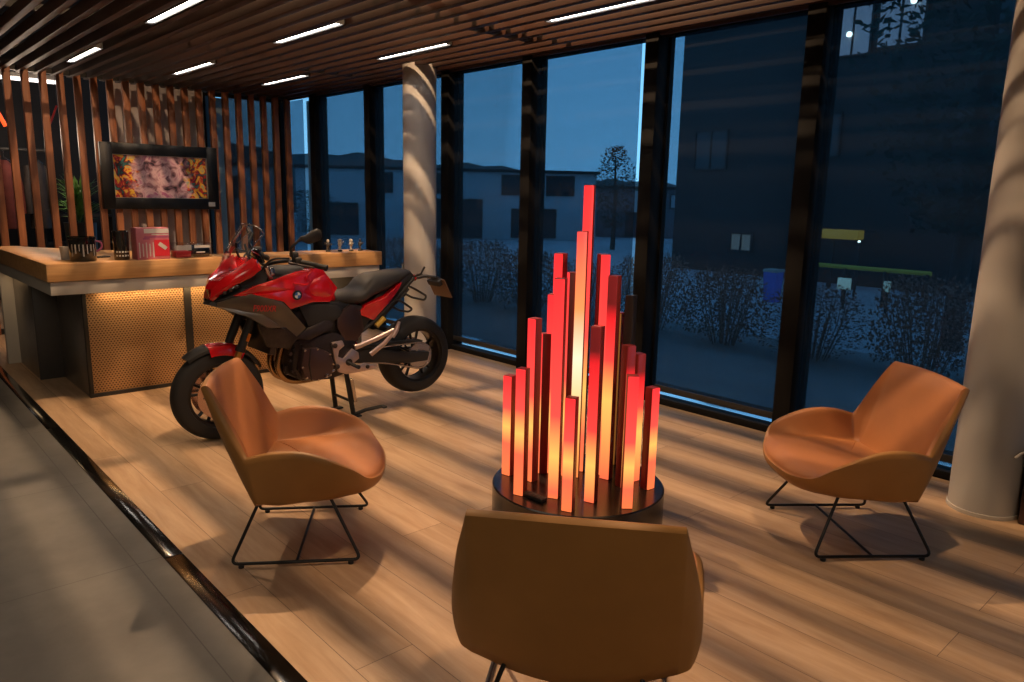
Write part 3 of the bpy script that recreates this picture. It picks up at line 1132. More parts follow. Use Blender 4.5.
for k, (m_, lb) in enumerate(jl):
    j = thing('jacket', lb, 'jacket', (1.46 + k * .36, 12.1, 2.095), .15 * (k - 1), 'jackets on the rail')
    b = MB()
    rings = []
    for (z, wx, wy) in [(-.10, .05, .05), (-.14, .12, .07), (-.20, .21, .09), (-.45, .20, .11), (-.75, .19, .12), (-1.0, .21, .13)]:
        rings.append([(wx * .62 * math.cos(a), wy * math.sin(a) * (1 + .15 * math.sin(3 * a)), z) for a in [2 * PI * q / 24 for q in range(24)]])
    b.loft(rings)
    b.build('body', m_, j)
    for s_ in (-1, 1):
        MB().tube([(s_ * .10, 0, -.17), (s_ * .14, -.05, -.45), (s_ * .145, -.08, -.80)], [.05, .045, .04], 14).build('sleeve', m_, j)
    MB().tube([(0, 0, .0), (0, .02, .03), (0, 0, .045), (0, -.02, .02), (0, 0, -.06), (.10, 0, -.14)], .004, 6).build('hanger', 'steel', j)
pl = thing('potted_plant', 'leafy green plant behind the slats left of the picture', 'plant', (2.47, 11.25, 0))
MB().lathe([(.14, 0), (.15, .02), (.19, 1.2), (.17, 1.2), (.165, 1.16), (0, 1.16)], 32).build('planter', 'black_matte', pl)
lf = MB()
rng = random.Random(3)
for k in range(150):
    a, el = rng.uniform(0, 2 * PI), rng.uniform(.2, 1.45)
    L_ = rng.uniform(.20, .46)
    base = Vector((rng.uniform(-.06, .06), rng.uniform(-.06, .06), 1.18 + rng.uniform(0, .40)))
    d = Vector((math.cos(a) * math.cos(el), math.sin(a) * math.cos(el), math.sin(el)))
    side = d.cross(Vector((0, 0, 1))).normalized() * rng.uniform(.018, .034)
    tip = base + d * L_ + Vector((0, 0, -.10 * L_))
    mid = base + d * L_ * .55 + Vector((0, 0, .02))
    v = lf.verts([base, mid + side, tip, mid - side, mid + Vector((0, 0, .008))])
    lf.face([v[0], v[1], v[4]]); lf.face([v[1], v[2], v[4]]); lf.face([v[2], v[3], v[4]]); lf.face([v[3], v[0], v[4]])
lf.build('foliage', 'leaf_green', pl)
# shelf unit glimpsed between slats
sh = thing('shelf_unit', 'dark shelf unit with small bright goods glimpsed through the slats', 'shelf', (2.75, 12.7, 0))
b = MB()
for z in (.45, .85, 1.25, 1.65):
    b.box((0, 0, z), (.9, .35, .03))
for x in (-.45, .45):
    b.box((x, 0, .85), (.03, .35, 1.7))
b.build('frame', 'black_matte', sh)
# box at the right edge
rb = thing('storage_box', 'dark reddish box at the right edge beside the pillar', 'box', (4.66, .80, 0), R(8))
MB().box((0, 0, .18), (.30, .30, .36), bevel=.01).build('body', 'engine_cover', rb)
MB().box((0, 0, .385), (.32, .32, .05), bevel=.01).build('lid', 'panel_grey', rb)
MB().tube([(-.12, .10, .415), (-.16, .17, .40), (-.17, .20, .36)], .008, 8, smooth=.03).build('white_cord', 'label_white', rb)
# ------------------------------------------------------------------ motorcycle
bk = thing('motorcycle', 'red and grey touring motorcycle raised on its centre stand by the counter', 'motorcycle', (2.587, 4.92, 0), PI)

def wheel(name, x, z, Rt, wt, rr, front):
    w = MB()
    w.lathe([(rr - .018, -wt * .40), (rr + .004, -wt * .42), (rr + .006, -wt * .36), (rr - .012, -wt * .28), (rr - .018, 0),
             (rr - .012, wt * .28), (rr + .006, wt * .36), (rr + .004, wt * .42), (rr - .018, wt * .40), (rr - .026, wt * .2), (rr - .026, -wt * .2)], 72, axis='y', cap=False)
    w.lathe([(.0, -.055), (.036, -.055), (.042, -.03), (.042, .03), (.036, .055), (0, .055)], 28, axis='y', cap=False)
    for k in range(5):
        a0 = 2 * PI * k / 5 + .3
        for d in (-1, 1):
            a1 = a0 + d * .20
            p0 = Vector((math.cos(a0 + d * .09) * .036, d * .0, math.sin(a0 + d * .09) * .036))
            p1 = Vector((math.cos(a1) * (rr - .018), 0, math.sin(a1) * (rr - .018)))
            w.tube([p0, (p0 + p1) / 2, p1], [.017, .012, .014], 8, flat=(.8, 1.1))
    wo = w.build(name, 'rim_black', bk, loc=(x, 0, z))
    t = MB()
    prof = []
    for k in range(17):
        a = -PI * .5 - PI * .30 + (PI * 1.6) * 0
        u = k / 16 * 2 - 1
        h = wt * .5 * math.sin(u * PI * .52)
        rad = rr + .004 + (Rt - rr - .004) * max(0, math.cos(u * PI * .5)) ** .42
        prof.append((rad, h))
    prof += [(rr - .002, wt * .36), (rr - .002, -wt * .36)]
    t.lathe(prof + [prof[0]], 80, axis='y', cap=False)
    t.build('tire', 'rubber', wo, doubles=.0002)
    for y in ((-.062, .062) if front else (-.07,)):
        d = MB()
        ro_, ri_ = (.160, .112) if front else (.13, .088)
        d.lathe([(ri_, y - .0025), (ro_, y - .0025), (ro_, y + .0025), (ri_, y + .0025), (ri_, y - .0025)], 60, axis='y', cap=False)
        d.build('brake_disc', 'disc_steel', wo, doubles=.0001)
        c_ = MB()
        for k in range(6):
            a = 2 * PI * k / 6
            c_.tube([(math.cos(a) * .03, y * .8, math.sin(a) * .03), (math.cos(a) * (ri_ + .01), y, math.sin(a) * (ri_ + .01))], .007, 6)
        c_.build('disc_carrier', 'black_matte', wo)
    MB().cyl((0, -.10, 0), (0, .10, 0), .014, seg=16).build('axle', 'steel', wo)
    if not front:
        sp_ = MB()
        ring = []
        for k in range(88):
            a = 2 * PI * k / 88
            r_ = .112 if (k % 2) else .104
            ring.append((math.cos(a) * r_, math.sin(a) * r_))
        sp_.prism(ring, lambda p: Vector((p[0], .082, p[1])), lambda p: Vector((p[0], .089, p[1])))
        sp_.lathe([(.0, .06), (.05, .06), (.05, .098), (0, .098)], 24, axis='y', cap=False)
        sp_.build('sprocket', 'steel', wo)
    return wo

wheel('front_wheel', .772, .308, .308, .125, .215, True)
wheel('rear_wheel', -.815, .383, .312, .185, .215, False)

# forks
for s_ in (1, -1):
    y = s_ * .105
    f = MB()
    f.cyl((.645, y, .62), (.425, y, 1.13), .029, seg=18)
    f.cyl((.655, y, .60), (.645, y, .625), .033, seg=18)
    fo = f.build('fork_leg', 'black_matte', bk)
    MB().cyl((.770, y, .325), (.648, y, .62), .022, seg=16).build('fork_slider', 'fork_gold', fo)
    b = MB(); b.box((.772, y, .330), (.06, .045, .10), rot=Matrix.Rotation(R(-23), 3, 'Y'), bevel=.01); b.build('axle_clamp', 'black_matte', fo)
    b = MB(); b.box((.640, s_ * .085, .405), (.055, .05, .12), rot=Matrix.Rotation(R(-23), 3, 'Y'), bevel=.012); b.build('brake_caliper', 'engine_cover', fo)
    b = MB(); b.box((.602, s_ * .138, .695), (.020, .008, .055), rot=Matrix.Rotation(R(-23), 3, 'Y'), bevel=.003); b.build('reflector', 'amber', fo)
b = MB()
b.box((.44, 0, 1.10), (.09, .27, .03), rot=Matrix.Rotation(R(-23), 3, 'Y'), bevel=.008)
b.box((.53, 0, .885), (.10, .27, .04), rot=Matrix.Rotation(R(-23), 3, 'Y'), bevel=.008)
b.cyl((.47, 0, .86), (.39, 0, 1.08), .035, seg=16)
b.build('triple_clamp', 'engine_dark', bk)

# front fender
def fender(a0, a1, rad, wd, drop, name, mt, parent, taper0=1.0, taper1=1.0, cx=.776, cz=.312):
    b = MB()
    rings = []
    N = 10
    for k in range(N + 1):
        t = k / N
        a = R(lerp(a0, a1, t))
        w = wd * lerp(taper0, taper1, t)
        sec = []
        for (yy, dr) in [(-1, drop), (-.97, drop * .5), (-.82, .012), (-.4, .0), (0, -.004), (.4, 0), (.82, .012), (.97, drop * .5), (1, drop)]:
            rr_ = rad - dr
            sec.append((cx + math.cos(a) * rr_, yy * w, cz + math.sin(a) * rr_))
        for (yy, dr) in [(.96, drop), (.90, drop * .5), (.78, .018), (0, .006), (-.78, .018), (-.90, drop * .5), (-.96, drop)]:
            rr_ = rad - dr
            sec.append((cx + math.cos(a) * rr_, yy * w, cz + math.sin(a) * rr_))
        rings.append(sec)
    b.loft(rings)
    return b.build(name, mt, parent, sharp=35)
ff = fender(78, 122, .347, .083, .075, 'front_fender', 'paint_red', bk)
fender(52, 79, .343, .078, .040, 'fender_tip', 'black_matte', ff, .7, 1)
fender(121, 152, .342, .076, .03, 'fender_tail', 'black_matte', ff, 1, .75)

# central mass: frame, airbox, engine
b = MB()
b.prism([(.42, .98), (.47, .80), (.40, .60), (.10, .58), (-.18, .56), (-.30, .66), (-.40, .80), (-.10, .88), (.05, .90)],
        lambda p: Vector((p[0], -.125, p[1])), lambda p: Vector((p[0], .125, p[1])), bevel=.02)
b.build('frame', 'black_matte', bk)
b = MB()
b.prism([(.30, .64), (.315, .40), (.24, .345), (.02, .325), (-.12, .35), (-.20, .44), (-.19, .60), (-.02, .67)],
        lambda p: Vector((p[0], -.165, p[1])), lambda p: Vector((p[0], .165, p[1])), bevel=.018)
b.prism([(.09, .60), (.30, .56), (.40, .80), (.20, .86)], lambda p: Vector((p[0], -.15, p[1])), lambda p: Vector((p[0], .15, p[1])), bevel=.015)
for k in range(4):
    b.tube([(.335, -.10 + .07 * k, .46), (.335, -.10 + .07 * k, .40)], .012, 8)
rng = random.Random(5)
for k in range(16):
    x, z = rng.uniform(.22, .34), rng.uniform(.38, .62)
    b.cyl((x, .16, z), (x, .19, z), rng.uniform(.006, .013), seg=8)
eng = b.build('engine', 'engine_dark', bk)
b = MB()
b.prism([(.255, .597), (.158, .593), (.046, .540), (.010, .453), (.035, .361), (.152, .336), (.248, .365), (.285, .46)],
        lambda p: Vector((p[0], .16, p[1])), lambda p: Vector((.13 + (p[0] - .13) * .93, .222, .46 + (p[1] - .46) * .93)), bevel=.012)
b.build('crankcase_cover', 'engine_cover', eng, sharp=30)
for (x, z) in [(.245, .575), (.15, .572), (.055, .525), (.03, .45), (.055, .375), (.15, .352), (.235, .38), (.265, .46)]:
    MB().cyl((x, .205, z), (x, .228, z), .008, seg=10).build('bolt', 'steel', eng)
MB().tube([(.20, .220, .585), (.215, .222, .47), (.20, .220, .36)], .006, 8).build('cover_rib', 'engine_dark', eng)
b = MB()
b.prism([(.255, .597), (.158, .593), (.046, .540), (.010, .453), (.035, .361), (.152, .336), (.248, .365), (.285, .46)],
        lambda p: Vector((p[0], -.21, p[1])), lambda p: Vector((p[0], -.16, p[1])), bevel=.012)
b.build('clutch_cover', 'engine_cover', eng)
# radiator and its side panels
b = MB()
b.box((.43, 0, .70), (.045, .36, .28), rot=Matrix.Rotation(R(-14), 3, 'Y'), bevel=.01)
b.build('radiator', 'engine_dark', bk)
for s_ in (1, -1):
    b = MB()
    b.panel([(.554, .19, .784), (.474, .215, .756), (.376, .22, .752), (.279, .20, .666), (.347, .20, .599), (.493, .19, .624)], .015, .03, s_)
    b.build('radiator_panel', 'engine_dark', bk)
# exhaust
for y in (.075, -.055):
    b = MB()
    b.tube([(.30, y, .650), (.345, y, .600), (.385, y, .46), (.345, y, .365), (.25, y * .8, .325), (.05, -.03, .30), (-.12, -.08, .31)], .023, 14, smooth=.07)
    b.build('exhaust_header', 'exhaust_bronze', bk)
b = MB()
b.tube([(-.12, -.08, .31), (-.28, -.16, .34), (-.36, -.19, .38)], .03, 14, smooth=.05)
b.tube([(-.36, -.19, .38), (-.42, -.20, .40), (-.74, -.22, .50), (-.80, -.22, .52)], [.035, .058, .058, .045], 18, flat=(1.15, .8))
b.build('silencer', 'engine_cover', bk)

# tank and bodywork
b = MB()
rings = []
for (x, w, zt, zb) in [(.40, .11, .985, .93), (.34, .15, 1.010, .92), (.25, .185, 1.058, .90), (.14, .20, 1.125, .89), (.05, .195, 1.136, .885), (-.005, .165, 1.075, .88), (-.05, .13, .995, .87), (-.075, .09, .93, .87)]:
    ring = []
    for k in range(36):
        a = 2 * PI * k / 36
        ex = .62
        cx_, sx_ = math.cos(a), math.sin(a)
        yy = w * math.copysign(abs(cx_) ** ex, cx_)
        zz = (zt + zb) / 2 + (zt - zb) / 2 * math.copysign(abs(sx_) ** ex, sx_)
        yy *= 1 - .22 * max(0, sx_)
        ring.append((x, yy, zz))
    rings.append(ring)
b.loft(rings)
tank = b.build('fuel_tank', 'paint_red', bk, sharp=50)
b = MB()
rings = []
for (x, w_, zt, zb) in [(.50, .10, 1.135, 1.02), (.44, .135, 1.150, 1.0), (.36, .150, 1.152, .99), (.27, .150, 1.150, .99), (.20, .13, 1.150, 1.02), (.15, .08, 1.140, 1.06)]:
    ring = []
    for k in range(28):
        a = 2 * PI * k / 28
        cx_, sx_ = math.cos(a), math.sin(a)
        ring.append((x, w_ * math.copysign(abs(cx_) ** .6, cx_) * (1 - .25 * max(0, sx_)), (zt + zb) / 2 + (zt - zb) / 2 * math.copysign(abs(sx_) ** .6, sx_)))
    rings.append(ring)
b.loft(rings)
b.build('console_cover', 'black_matte', bk, sharp=50)
MB().lathe([(.045, 1.110), (.045, 1.132), (.035, 1.137), (0, 1.137)], 28, (.11, 0, 0)).build('filler_cap', 'black_matte', tank)
for s_ in (1, -1):
    b = MB()
    b.panel([(.700, .178, .985), (.553, .212, 1.049), (.418, .205, 1.083), (.277, .182, 1.118), (.123, .165, 1.140), (.056, .160, 1.118), (-.062, .14, .984),
             (.016, .17, .892), (.156, .195, .904), (.333, .215, .872), (.385, .225, .928), (.578, .215, .984)], .022, .02, s_)
    po = b.build('tank_side', 'paint_red', bk, sharp=24)
    # raised crease on the panel
    b = MB()
    yc = s_ * .212
    b.tube([(.305, yc, 1.045), (.205, yc, 1.028), (.185, yc, 1.048), (.205, s_ * .205, 1.085), (.16, s_ * .19, 1.115)], .006, 8, smooth=.015)
    b.build('crease', 'paint_red', po)
    em = MB()
    em.lathe([(.034, s_ * .0), (.034, s_ * .006), (.030, s_ * .008), (0, s_ * .008)], 32, (.288, s_ * .222, .965), axis='y', cap=False)
    eo = em.build('emblem', 'black_gloss', po)
    for q, m_ in ((0, 'emblem_blue'), (1, 'emblem_white'), (2, 'emblem_blue'), (3, 'emblem_white')):
        b = MB()
        pts = [(0, 0)] + [(.021 * math.cos(PI / 2 * q + PI / 2 * k / 8), .021 * math.sin(PI / 2 * q + PI / 2 * k / 8)) for k in range(9)]
        b.prism(pts, lambda p: Vector((.288 + p[0], s_ * .229, .965 + p[1])), lambda p: Vector((.288 + p[0], s_ * .2325, .965 + p[1])))
        qo = b.build('emblem_quarter', m_, po)
    # grey fairing
    b = MB()
    b.panel([(.790, .125, .940), (.700, .18, .972), (.595, .212, .993), (.404, .238, .928), (.352, .240, .877), (.216, .195, .728), (.291, .195, .671), (.411, .230, .755),
             (.509, .230, .762), (.616, .205, .838), (.735, .15, .885), (.790, .115, .915)], .022, .02, s_)
    go = b.build('side_fairing', 'paint_grey', bk, sharp=24)
    if s_ > 0:
        Mt = Matrix(((-1, 0, 0, .538), (0, 0, 1, .2575), (-.10, 1, 0, .897), (0, 0, 0, 1)))
    else:
        Mt = Matrix(((1, 0, 0, .538), (0, 0, -1, -.2575), (.10, 1, 0, .897), (0, 0, 0, 1)))
    text_mesh('lettering', 'F900XR', .058, 'lettering_red', go, Mt, .0015, width=.155, shear=.25)
    b = MB()
    b.panel([(.25, .17, .88), (.12, .165, .895), (-.05, .15, .86), (-.12, .15, .80), (.02, .17, .735), (.19, .18, .735)], .012, .03, s_)
    b.build('knee_panel', 'black_matte', bk)
    b = MB()
    b.panel([(.20, .19, .725), (.30, .20, .668), (.20, .20, .640), (.02, .19, .70), (-.01, .17, .745), (.06, .18, .765)], .01, .03, s_)
    b.build('lower_trim', 'engine_dark', bk)
    b = MB()
    b.panel([(-.055, .15, .80), (-.17, .15, .855), (-.245, .145, .80), (-.275, .14, .66), (-.20, .16, .58), (-.10, .165, .60), (-.045, .16, .70)], .025, .03, s_)
    b.build('side_cover', 'engine_cover', bk)
    # dark headlight surround
    b = MB()
    b.panel([(.795, .045, .940), (.762, .085, 1.012), (.700, .128, 1.058), (.60, .160, 1.106), (.533, .170, 1.158), (.455, .160, 1.10), (.50, .170, 1.045), (.655, .155, .985), (.755, .105, .950)], .008, .04, s_)
    b.build('headlight_surround', 'black_matte', bk)
    b = MB()
    b.panel([(.770, .090, .985), (.725, .122, 1.030), (.66, .150, 1.066), (.64, .160, 1.040), (.715, .135, .998), (.755, .108, .975)], .010, .012, s_)
    ho = b.build('headlight', 'black_gloss', bk)
    b = MB()
    for (x, y, z) in [(.710, .138, 1.020), (.742, .118, 1.000), (.678, .152, 1.038)]:
        b.lathe([(.012, 0), (.012, s_ * .008), (.008, s_ * .011), (0, s_ * .011)], 14, (x, s_ * (y + .006), z), axis='y', cap=False)
    b.build('headlight_lens', 'engine_dark', ho)

# nose fairing (red)
st = [((.812, .055, .955), (.800, .052, 1.020), (.818, 0, 1.022)), ((.765, .115, 1.015), (.762, .098, 1.080), (.780, 0, 1.072)),
      ((.703, .156, 1.062), (.688, .130, 1.134), (.715, 0, 1.102)), ((.605, .186, 1.110), (.622, .155, 1.188), (.650, 0, 1.125)),
      ((.535, .192, 1.162), (.556, .160, 1.226), (.60, 0, 1.145))]
b = MB()
rings = []
for lo, hi, ce in st:
    lo, hi, ce = Vector(lo), Vector(hi), Vector(ce)
    m_ = lambda v: Vector((v.x, -v.y, v.z))
    ins = Vector((-.02, 0, -.012))
    L_ = [lo, lo.lerp(hi, .5) + Vector((0, .008, 0)), hi, hi.lerp(ce, .5), ce]
    full = L_ + [m_(v) for v in L_[-2::-1]]
    rings.append(full + [v + ins for v in full[::-1]])
b.loft(rings)
b.build('nose_fairing', 'paint_red', bk, sharp=28)
b = MB()
b.prism([(.832, .920), (.80, .942), (.66, .980), (.58, .97), (.60, .90), (.75, .905)], lambda p: Vector((p[0], -.115 * (1 if p[0] < .8 else .35), p[1])), lambda p: Vector((p[0], .115 * (1 if p[0] < .8 else .35), p[1])), bevel=.008)
b.build('beak', 'black_matte', bk)
b = MB()
b.prism([(.70, 1.02), (.62, 1.09), (.50, 1.12), (.44, 1.06), (.48, .95), (.68, .96)], lambda p: Vector((p[0], -.10, p[1])), lambda p: Vector((p[0], .10, p[1])), bevel=.015)
b.build('fairing_core', 'black_matte', bk)

# windscreen
b = MB()
grid = []
base = [(.595, .155, 1.195), (.675, .118, 1.125), (.725, .062, 1.085), (.740, 0, 1.075)]
topl = [(.455, .115, 1.375), (.490, .098, 1.420), (.530, .055, 1.436), (.545, 0, 1.438)]
base = base + [(x, -y, z) for x, y, z in base[-2::-1]]
topl = topl + [(x, -y, z) for x, y, z in topl[-2::-1]]
def interp(row, t):
    n = len(row) - 1
    i = min(n - 1, int(t * n))
    p = [Vector(q) for q in row]
    a, b_, c_, d_ = p[max(0, i - 1)], p[i], p[i + 1], p[min(n, i + 2)]
    return catmull(a, b_, c_, d_, t * n - i)
rows = []
for r_ in range(11):
    t = r_ / 10
    row = []
    for k in range(25):
        p = interp(base, k / 24).lerp(interp(topl, k / 24), t)
        p.x += .025 * math.sin(PI * t)
        row.append(p)
    rows.append(row)
vs = [b.verts(r_) for r_ in rows]
vi = [b.verts([p + Vector((-.004, 0, -.003)) for p in r_]) for r_ in rows]
for r_ in range(10):
    for k in range(24):
        b.face([vs[r_][k], vs[r_][k + 1], vs[r_ + 1][k + 1], vs[r_ + 1][k]])
        b.face([vi[r_][k], vi[r_ + 1][k], vi[r_ + 1][k + 1], vi[r_][k + 1]])
ws = b.build('windscreen', 'clear_screen', bk, sharp=60)
edge = rows[-1]
b = MB()
loop = [r_[0] for r_ in rows] + rows[-1][1:-1] + [r_[-1] for r_ in rows[::-1]]
b.tube(loop, .004, 6)
b.build('screen_edge', 'steel', ws)
b = MB()
for s_ in (1, -1):
    b.tube([(.52, s_ * .09, 1.15), (.56, s_ * .085, 1.24), (.57, s_ * .07, 1.31)], .008, 8)
b.tube([(.565, -.085, 1.26), (.60, 0, 1.27), (.565, .085, 1.26)], .007, 8)
b.build('screen_bracket', 'black_matte', bk)
b = MB()
b.box((.47, 0, 1.225), (.02, .18, .10), rot=Matrix.Rotation(R(25), 3, 'Y'), bevel=.006)
b.build('dashboard', 'black_gloss', bk)

# handlebar, controls, mirrors
b = MB()
b.tube([(.235, .40, 1.178), (.33, .27, 1.205), (.40, .12, 1.185), (.41, 0, 1.15), (.40, -.12, 1.185), (.33, -.27, 1.205), (.235, -.40, 1.178)], .012, 12, smooth=.06)
hb = b.build('handlebar', 'black_matte', bk)
for s_ in (1, -1):
    b = MB(); b.cyl((.195, s_ * .445, 1.166), (.295, s_ * .32, 1.196), .019, seg=16); b.cyl((.185, s_ * .457, 1.163), (.197, s_ * .443, 1.167), .021, seg=16)
    b.build('grip', 'rubber', hb)
    b = MB(); b.box((.315, s_ * .295, 1.205), (.05, .06, .045), bevel=.01); b.box((.33, s_ * .285, 1.245), (.05, .05, .035), bevel=.01)
    b.build('switch_housing', 'black_matte', hb)
    b = MB(); b.tube([(.36, s_ * .29, 1.20), (.39, s_ * .33, 1.196), (.335, s_ * .42, 1.182), (.29, s_ * .49, 1.172)], [.010, .009, .007, .006], 8, smooth=.02)
    b.build('lever', 'engine_dark', hb)
    b = MB()
    b.tube([(.345, s_ * .30, 1.22), (.375, s_ * .325, 1.29), (.325, s_ * .37, 1.352)], .0085, 10, smooth=.02)
    mo = b.build('mirror', 'black_matte', hb)
    b = MB()
    rings = []
    A, B_ = Vector((.330, s_ * .360, 1.345)), (Vector((.200, .42, 1.410)) if s_ > 0 else Vector((.300, -.50, 1.385)))
    prof = [(.0, .010), (.12, .018), (.35, .030), (.65, .042), (.88, .040), (.97, .026), (1, .010)]
    for t, w in prof:
        c0 = A.lerp(B_, t)
        rings.append([c0 + Vector((.35 * w * math.cos(a), s_ * .25 * w * math.cos(a), 0)) + Vector((-.25 * w * math.sin(a), 0, -w * math.sin(a) * .95 + (-.02 if t > .3 else 0) * 1)) for a in [2 * PI * q / 18 for q in range(18)]])
    b.loft(rings)
    b.build('mirror_housing', 'black_matte', mo, sharp=60)
for s_ in (1, -1):
    MB().tube([(.36, s_ * .28, 1.22), (.46, s_ * .22, 1.22), (.50, s_ * .12, 1.12), (.40, s_ * .10, 1.0)], .007, 8, smooth=.05).build('cable', 'black_matte', hb)
b = MB(); b.box((.44, .145, 1.125), (.055, .05, .06), bevel=.012); b.cyl((.44, .15, 1.08), (.47, .16, 1.16), .02, seg=12); b.build('steering_fitting', 'steel', bk)

# seat
b = MB()
rings = []
for (x, w, zt, zb) in [(-.055, .075, .915, .85), (-.10, .105, .945, .845), (-.17, .130, .948, .842), (-.25, .148, .955, .845), (-.30, .152, .985, .855), (-.345, .148, 1.040, .872),
                       (-.40, .142, 1.062, .895), (-.50, .135, 1.070, .925), (-.60, .125, 1.078, .970), (-.70, .108, 1.084, 1.030), (-.735, .085, 1.070, 1.045)]:
    ring = []
    for k in range(32):
        a = 2 * PI * k / 32
        cx_, sx_ = math.cos(a), math.sin(a)
        ex = .65
        yy = w * math.copysign(abs(cx_) ** ex, cx_) * (1 - .12 * max(0, sx_))
        zz = (zt + zb) / 2 + (zt - zb) / 2 * math.copysign(abs(sx_) ** ex, sx_)
        ring.append((x, yy, zz))
    rings.append(ring)
b.loft(rings)
b.build('seat', 'seat_vinyl', bk, sharp=60)
for s_ in (1, -1):
    b = MB()
    b.panel([(-.232, .140, .778), (-.288, .150, .840), (-.469, .140, .898), (-.594, .125, .978), (-.625, .118, .985), (-.600, .122, .937), (-.518, .132, .855), (-.358, .142, .722)], .018, .04, s_)
    b.build('tail_panel', 'paint_red', bk, sharp=26)
    b = MB()
    b.tube([(-.27, s_ * .11, .64), (-.372, s_ * .115, .70), (-.60, s_ * .11, .88), (-.752, s_ * .10, 1.01)], .014, 10)
    b.tube([(-.42, s_ * .10, .70), (-.62, s_ * .10, .86), (-.70, s_ * .10, .93)], .012, 10)
    b.build('subframe', 'black_matte', bk)
    b = MB()
    b.tube([(-.690, s_ * .115, .955), (-.725, s_ * .14, .935), (-.845, s_ * .14, .868), (-.825, s_ * .14, .835), (-.70, s_ * .14, .868), (-.655, s_ * .115, .90)], .0085, 10, smooth=.02)
    b.build('case_mount', 'black_matte', bk)
    b = MB()
    b.tube([(-.56, s_ * .115, .855), (-.60, s_ * .14, .850), (-.710, s_ * .14, .775), (-.675, s_ * .14, .755), (-.59, s_ * .14, .775), (-.53, s_ * .115, .81)], .0085, 10, smooth=.02)
    b.build('lower_case_mount', 'black_matte', bk)
b = MB()
b.prism([(-.42, .90), (-.74, 1.06), (-.78, 1.02), (-.72, .95), (-.40, .74), (-.30, .74)], lambda p: Vector((p[0], -.085, p[1])), lambda p: Vector((p[0], .085, p[1])), bevel=.012)
b.build('tail_underside', 'black_matte', bk)
b = MB()
b.box((-.79, 0, 1.005), (.05, .11, .05), bevel=.012)
b.build('tail_lamp', 'tail_red', bk)
b = MB()
b.tube([(-.70, .0, .995), (-.82, .0, 1.0), (-.94, 0, 1.01), (-1.06, 0, .985)], [.03, .026, .022, .018], 10, smooth=.05, flat=(.6, 1.5))
b.tube([(-.76, .09, 1.02), (-.80, .13, 1.045), (-.82, .15, 1.10)], .008, 8)
b.tube([(-.76, -.09, 1.02), (-.80, -.13, 1.045), (-.82, -.15, 1.10)], .008, 8)
b.box((-.95, .10, 1.005), (.03, .07, .022), bevel=.008)
b.box((-.95, -.10, 1.005), (.03, .07, .022), bevel=.008)
b.tube([(-.95, -.12, 1.005), (-.95, .12, 1.005)], .006, 8)
ph = b.build('plate_holder', 'black_matte', bk)
b = MB(); b.box((-1.075, 0, .905), (.010, .24, .17), rot=Matrix.Rotation(R(28), 3, 'Y'), bevel=.003); b.build('plate', 'plate_brown', ph)
b = MB(); b.box((-1.035, 0, .955), (.06, .16, .05), rot=Matrix.Rotation(R(28), 3, 'Y'), bevel=.01); b.build('plate_bracket', 'black_matte', ph)

# swingarm, chain, shock
b = MB()
for y in (.115, -.115):
    b.prism([(-.08, .53), (-.08, .43), (-.30, .40), (-.70, .345), (-.86, .345), (-.88, .415), (-.70, .43), (-.35, .50)],
            lambda p: Vector((p[0], y - .022, p[1])), lambda p: Vector((p[0], y + .022, p[1])), bevel=.01)
b.box((-.22, 0, .465), (.10, .24, .09), bevel=.02)
b.build('swingarm', 'black_matte', bk)
b = MB()
b.tube([(-.05, .088, .515), (-.40, .088, .495), (-.82, .088, .493), (-.91, .088, .45), (-.925, .088, .383), (-.91, .088, .315), (-.82, .088, .275), (-.45, .088, .375), (-.05, .088, .43), (-.005, .088, .47)], .0085, 6, closed=True, smooth=.06, flat=(1, .7))
ch = b.build('chain', 'steel', bk)
b = MB(); b.prism([(-.20, .535), (-.50, .535), (-.80, .520), (-.80, .507), (-.50, .515), (-.20, .510)], lambda p: Vector((p[0], .075, p[1])), lambda p: Vector((p[0], .150, p[1])), bevel=.004); b.build('chain_guard', 'black_matte', bk)
b = MB()
b.cyl((-.215, .03, .50), (-.30, .03, .74), .022, seg=14)
sh_ = b.build('shock_absorber', 'black_matte', bk)
b = MB()
pts = []
for k in range(73):
    t = k / 72
    a = t * 2 * PI * 6
    c0 = Vector((-.228, .03, .53)).lerp(Vector((-.29, .03, .71)), t)
    pts.append(c0 + Vector((math.cos(a) * .038, math.sin(a) * .038, 0)))
b.tube(pts, .0065, 6)
b.build('spring', 'tail_red', sh_)
MB().cyl((-.385, .135, .672), (-.455, .135, .728), .021, seg=14).build('damper_reservoir', 'spring_yellow', bk)

# footrest plates and stand
b = MB()
b.prism([(.017, .600), (-.07, .605), (-.085, .565), (-.040, .535), (-.030, .490), (-.075, .470), (-.110, .505), (-.150, .535), (-.20, .50), (-.205, .455), (-.160, .430), (-.185, .405), (-.25, .415), (-.373, .372), (-.30, .355), (-.10, .350), (-.032, .377), (.000, .48)],
        lambda p: Vector((p[0], .165, p[1])), lambda p: Vector((p[0], .188, p[1])), bevel=.006)
b.build('footrest_plate', 'alloy', bk)
for (x, z, r_) in [(-.005, .575, .018), (-.115, .44, .026), (-.27, .385, .015), (-.02, .42, .018)]:
    b = MB()
    b.lathe([(r_, .186), (r_, .196), (r_ * .7, .20), (0, .20)], 18, (x, 0, z), axis='y', cap=False)
    b.build('plate_boss', 'engine_dark', bk)
b = MB()
b.tube([(-.10, .19, .44), (-.12, .215, .43), (-.12, .32, .425)], [.012, .013, .015], 10)
b.build('footpeg', 'rubber', bk)
b = MB()
b.tube([(.01, .20, .40), (.07, .215, .385), (.10, .22, .375), (.10, .26, .375)], .008, 8, smooth=.02)
b.build('gear_lever', 'steel', bk)
b = MB()
b.tube([(-.178, .17, .537), (-.36, .19, .590), (-.500, .20, .640)], [.017, .015, .013], 10, flat=(1.2, .7))
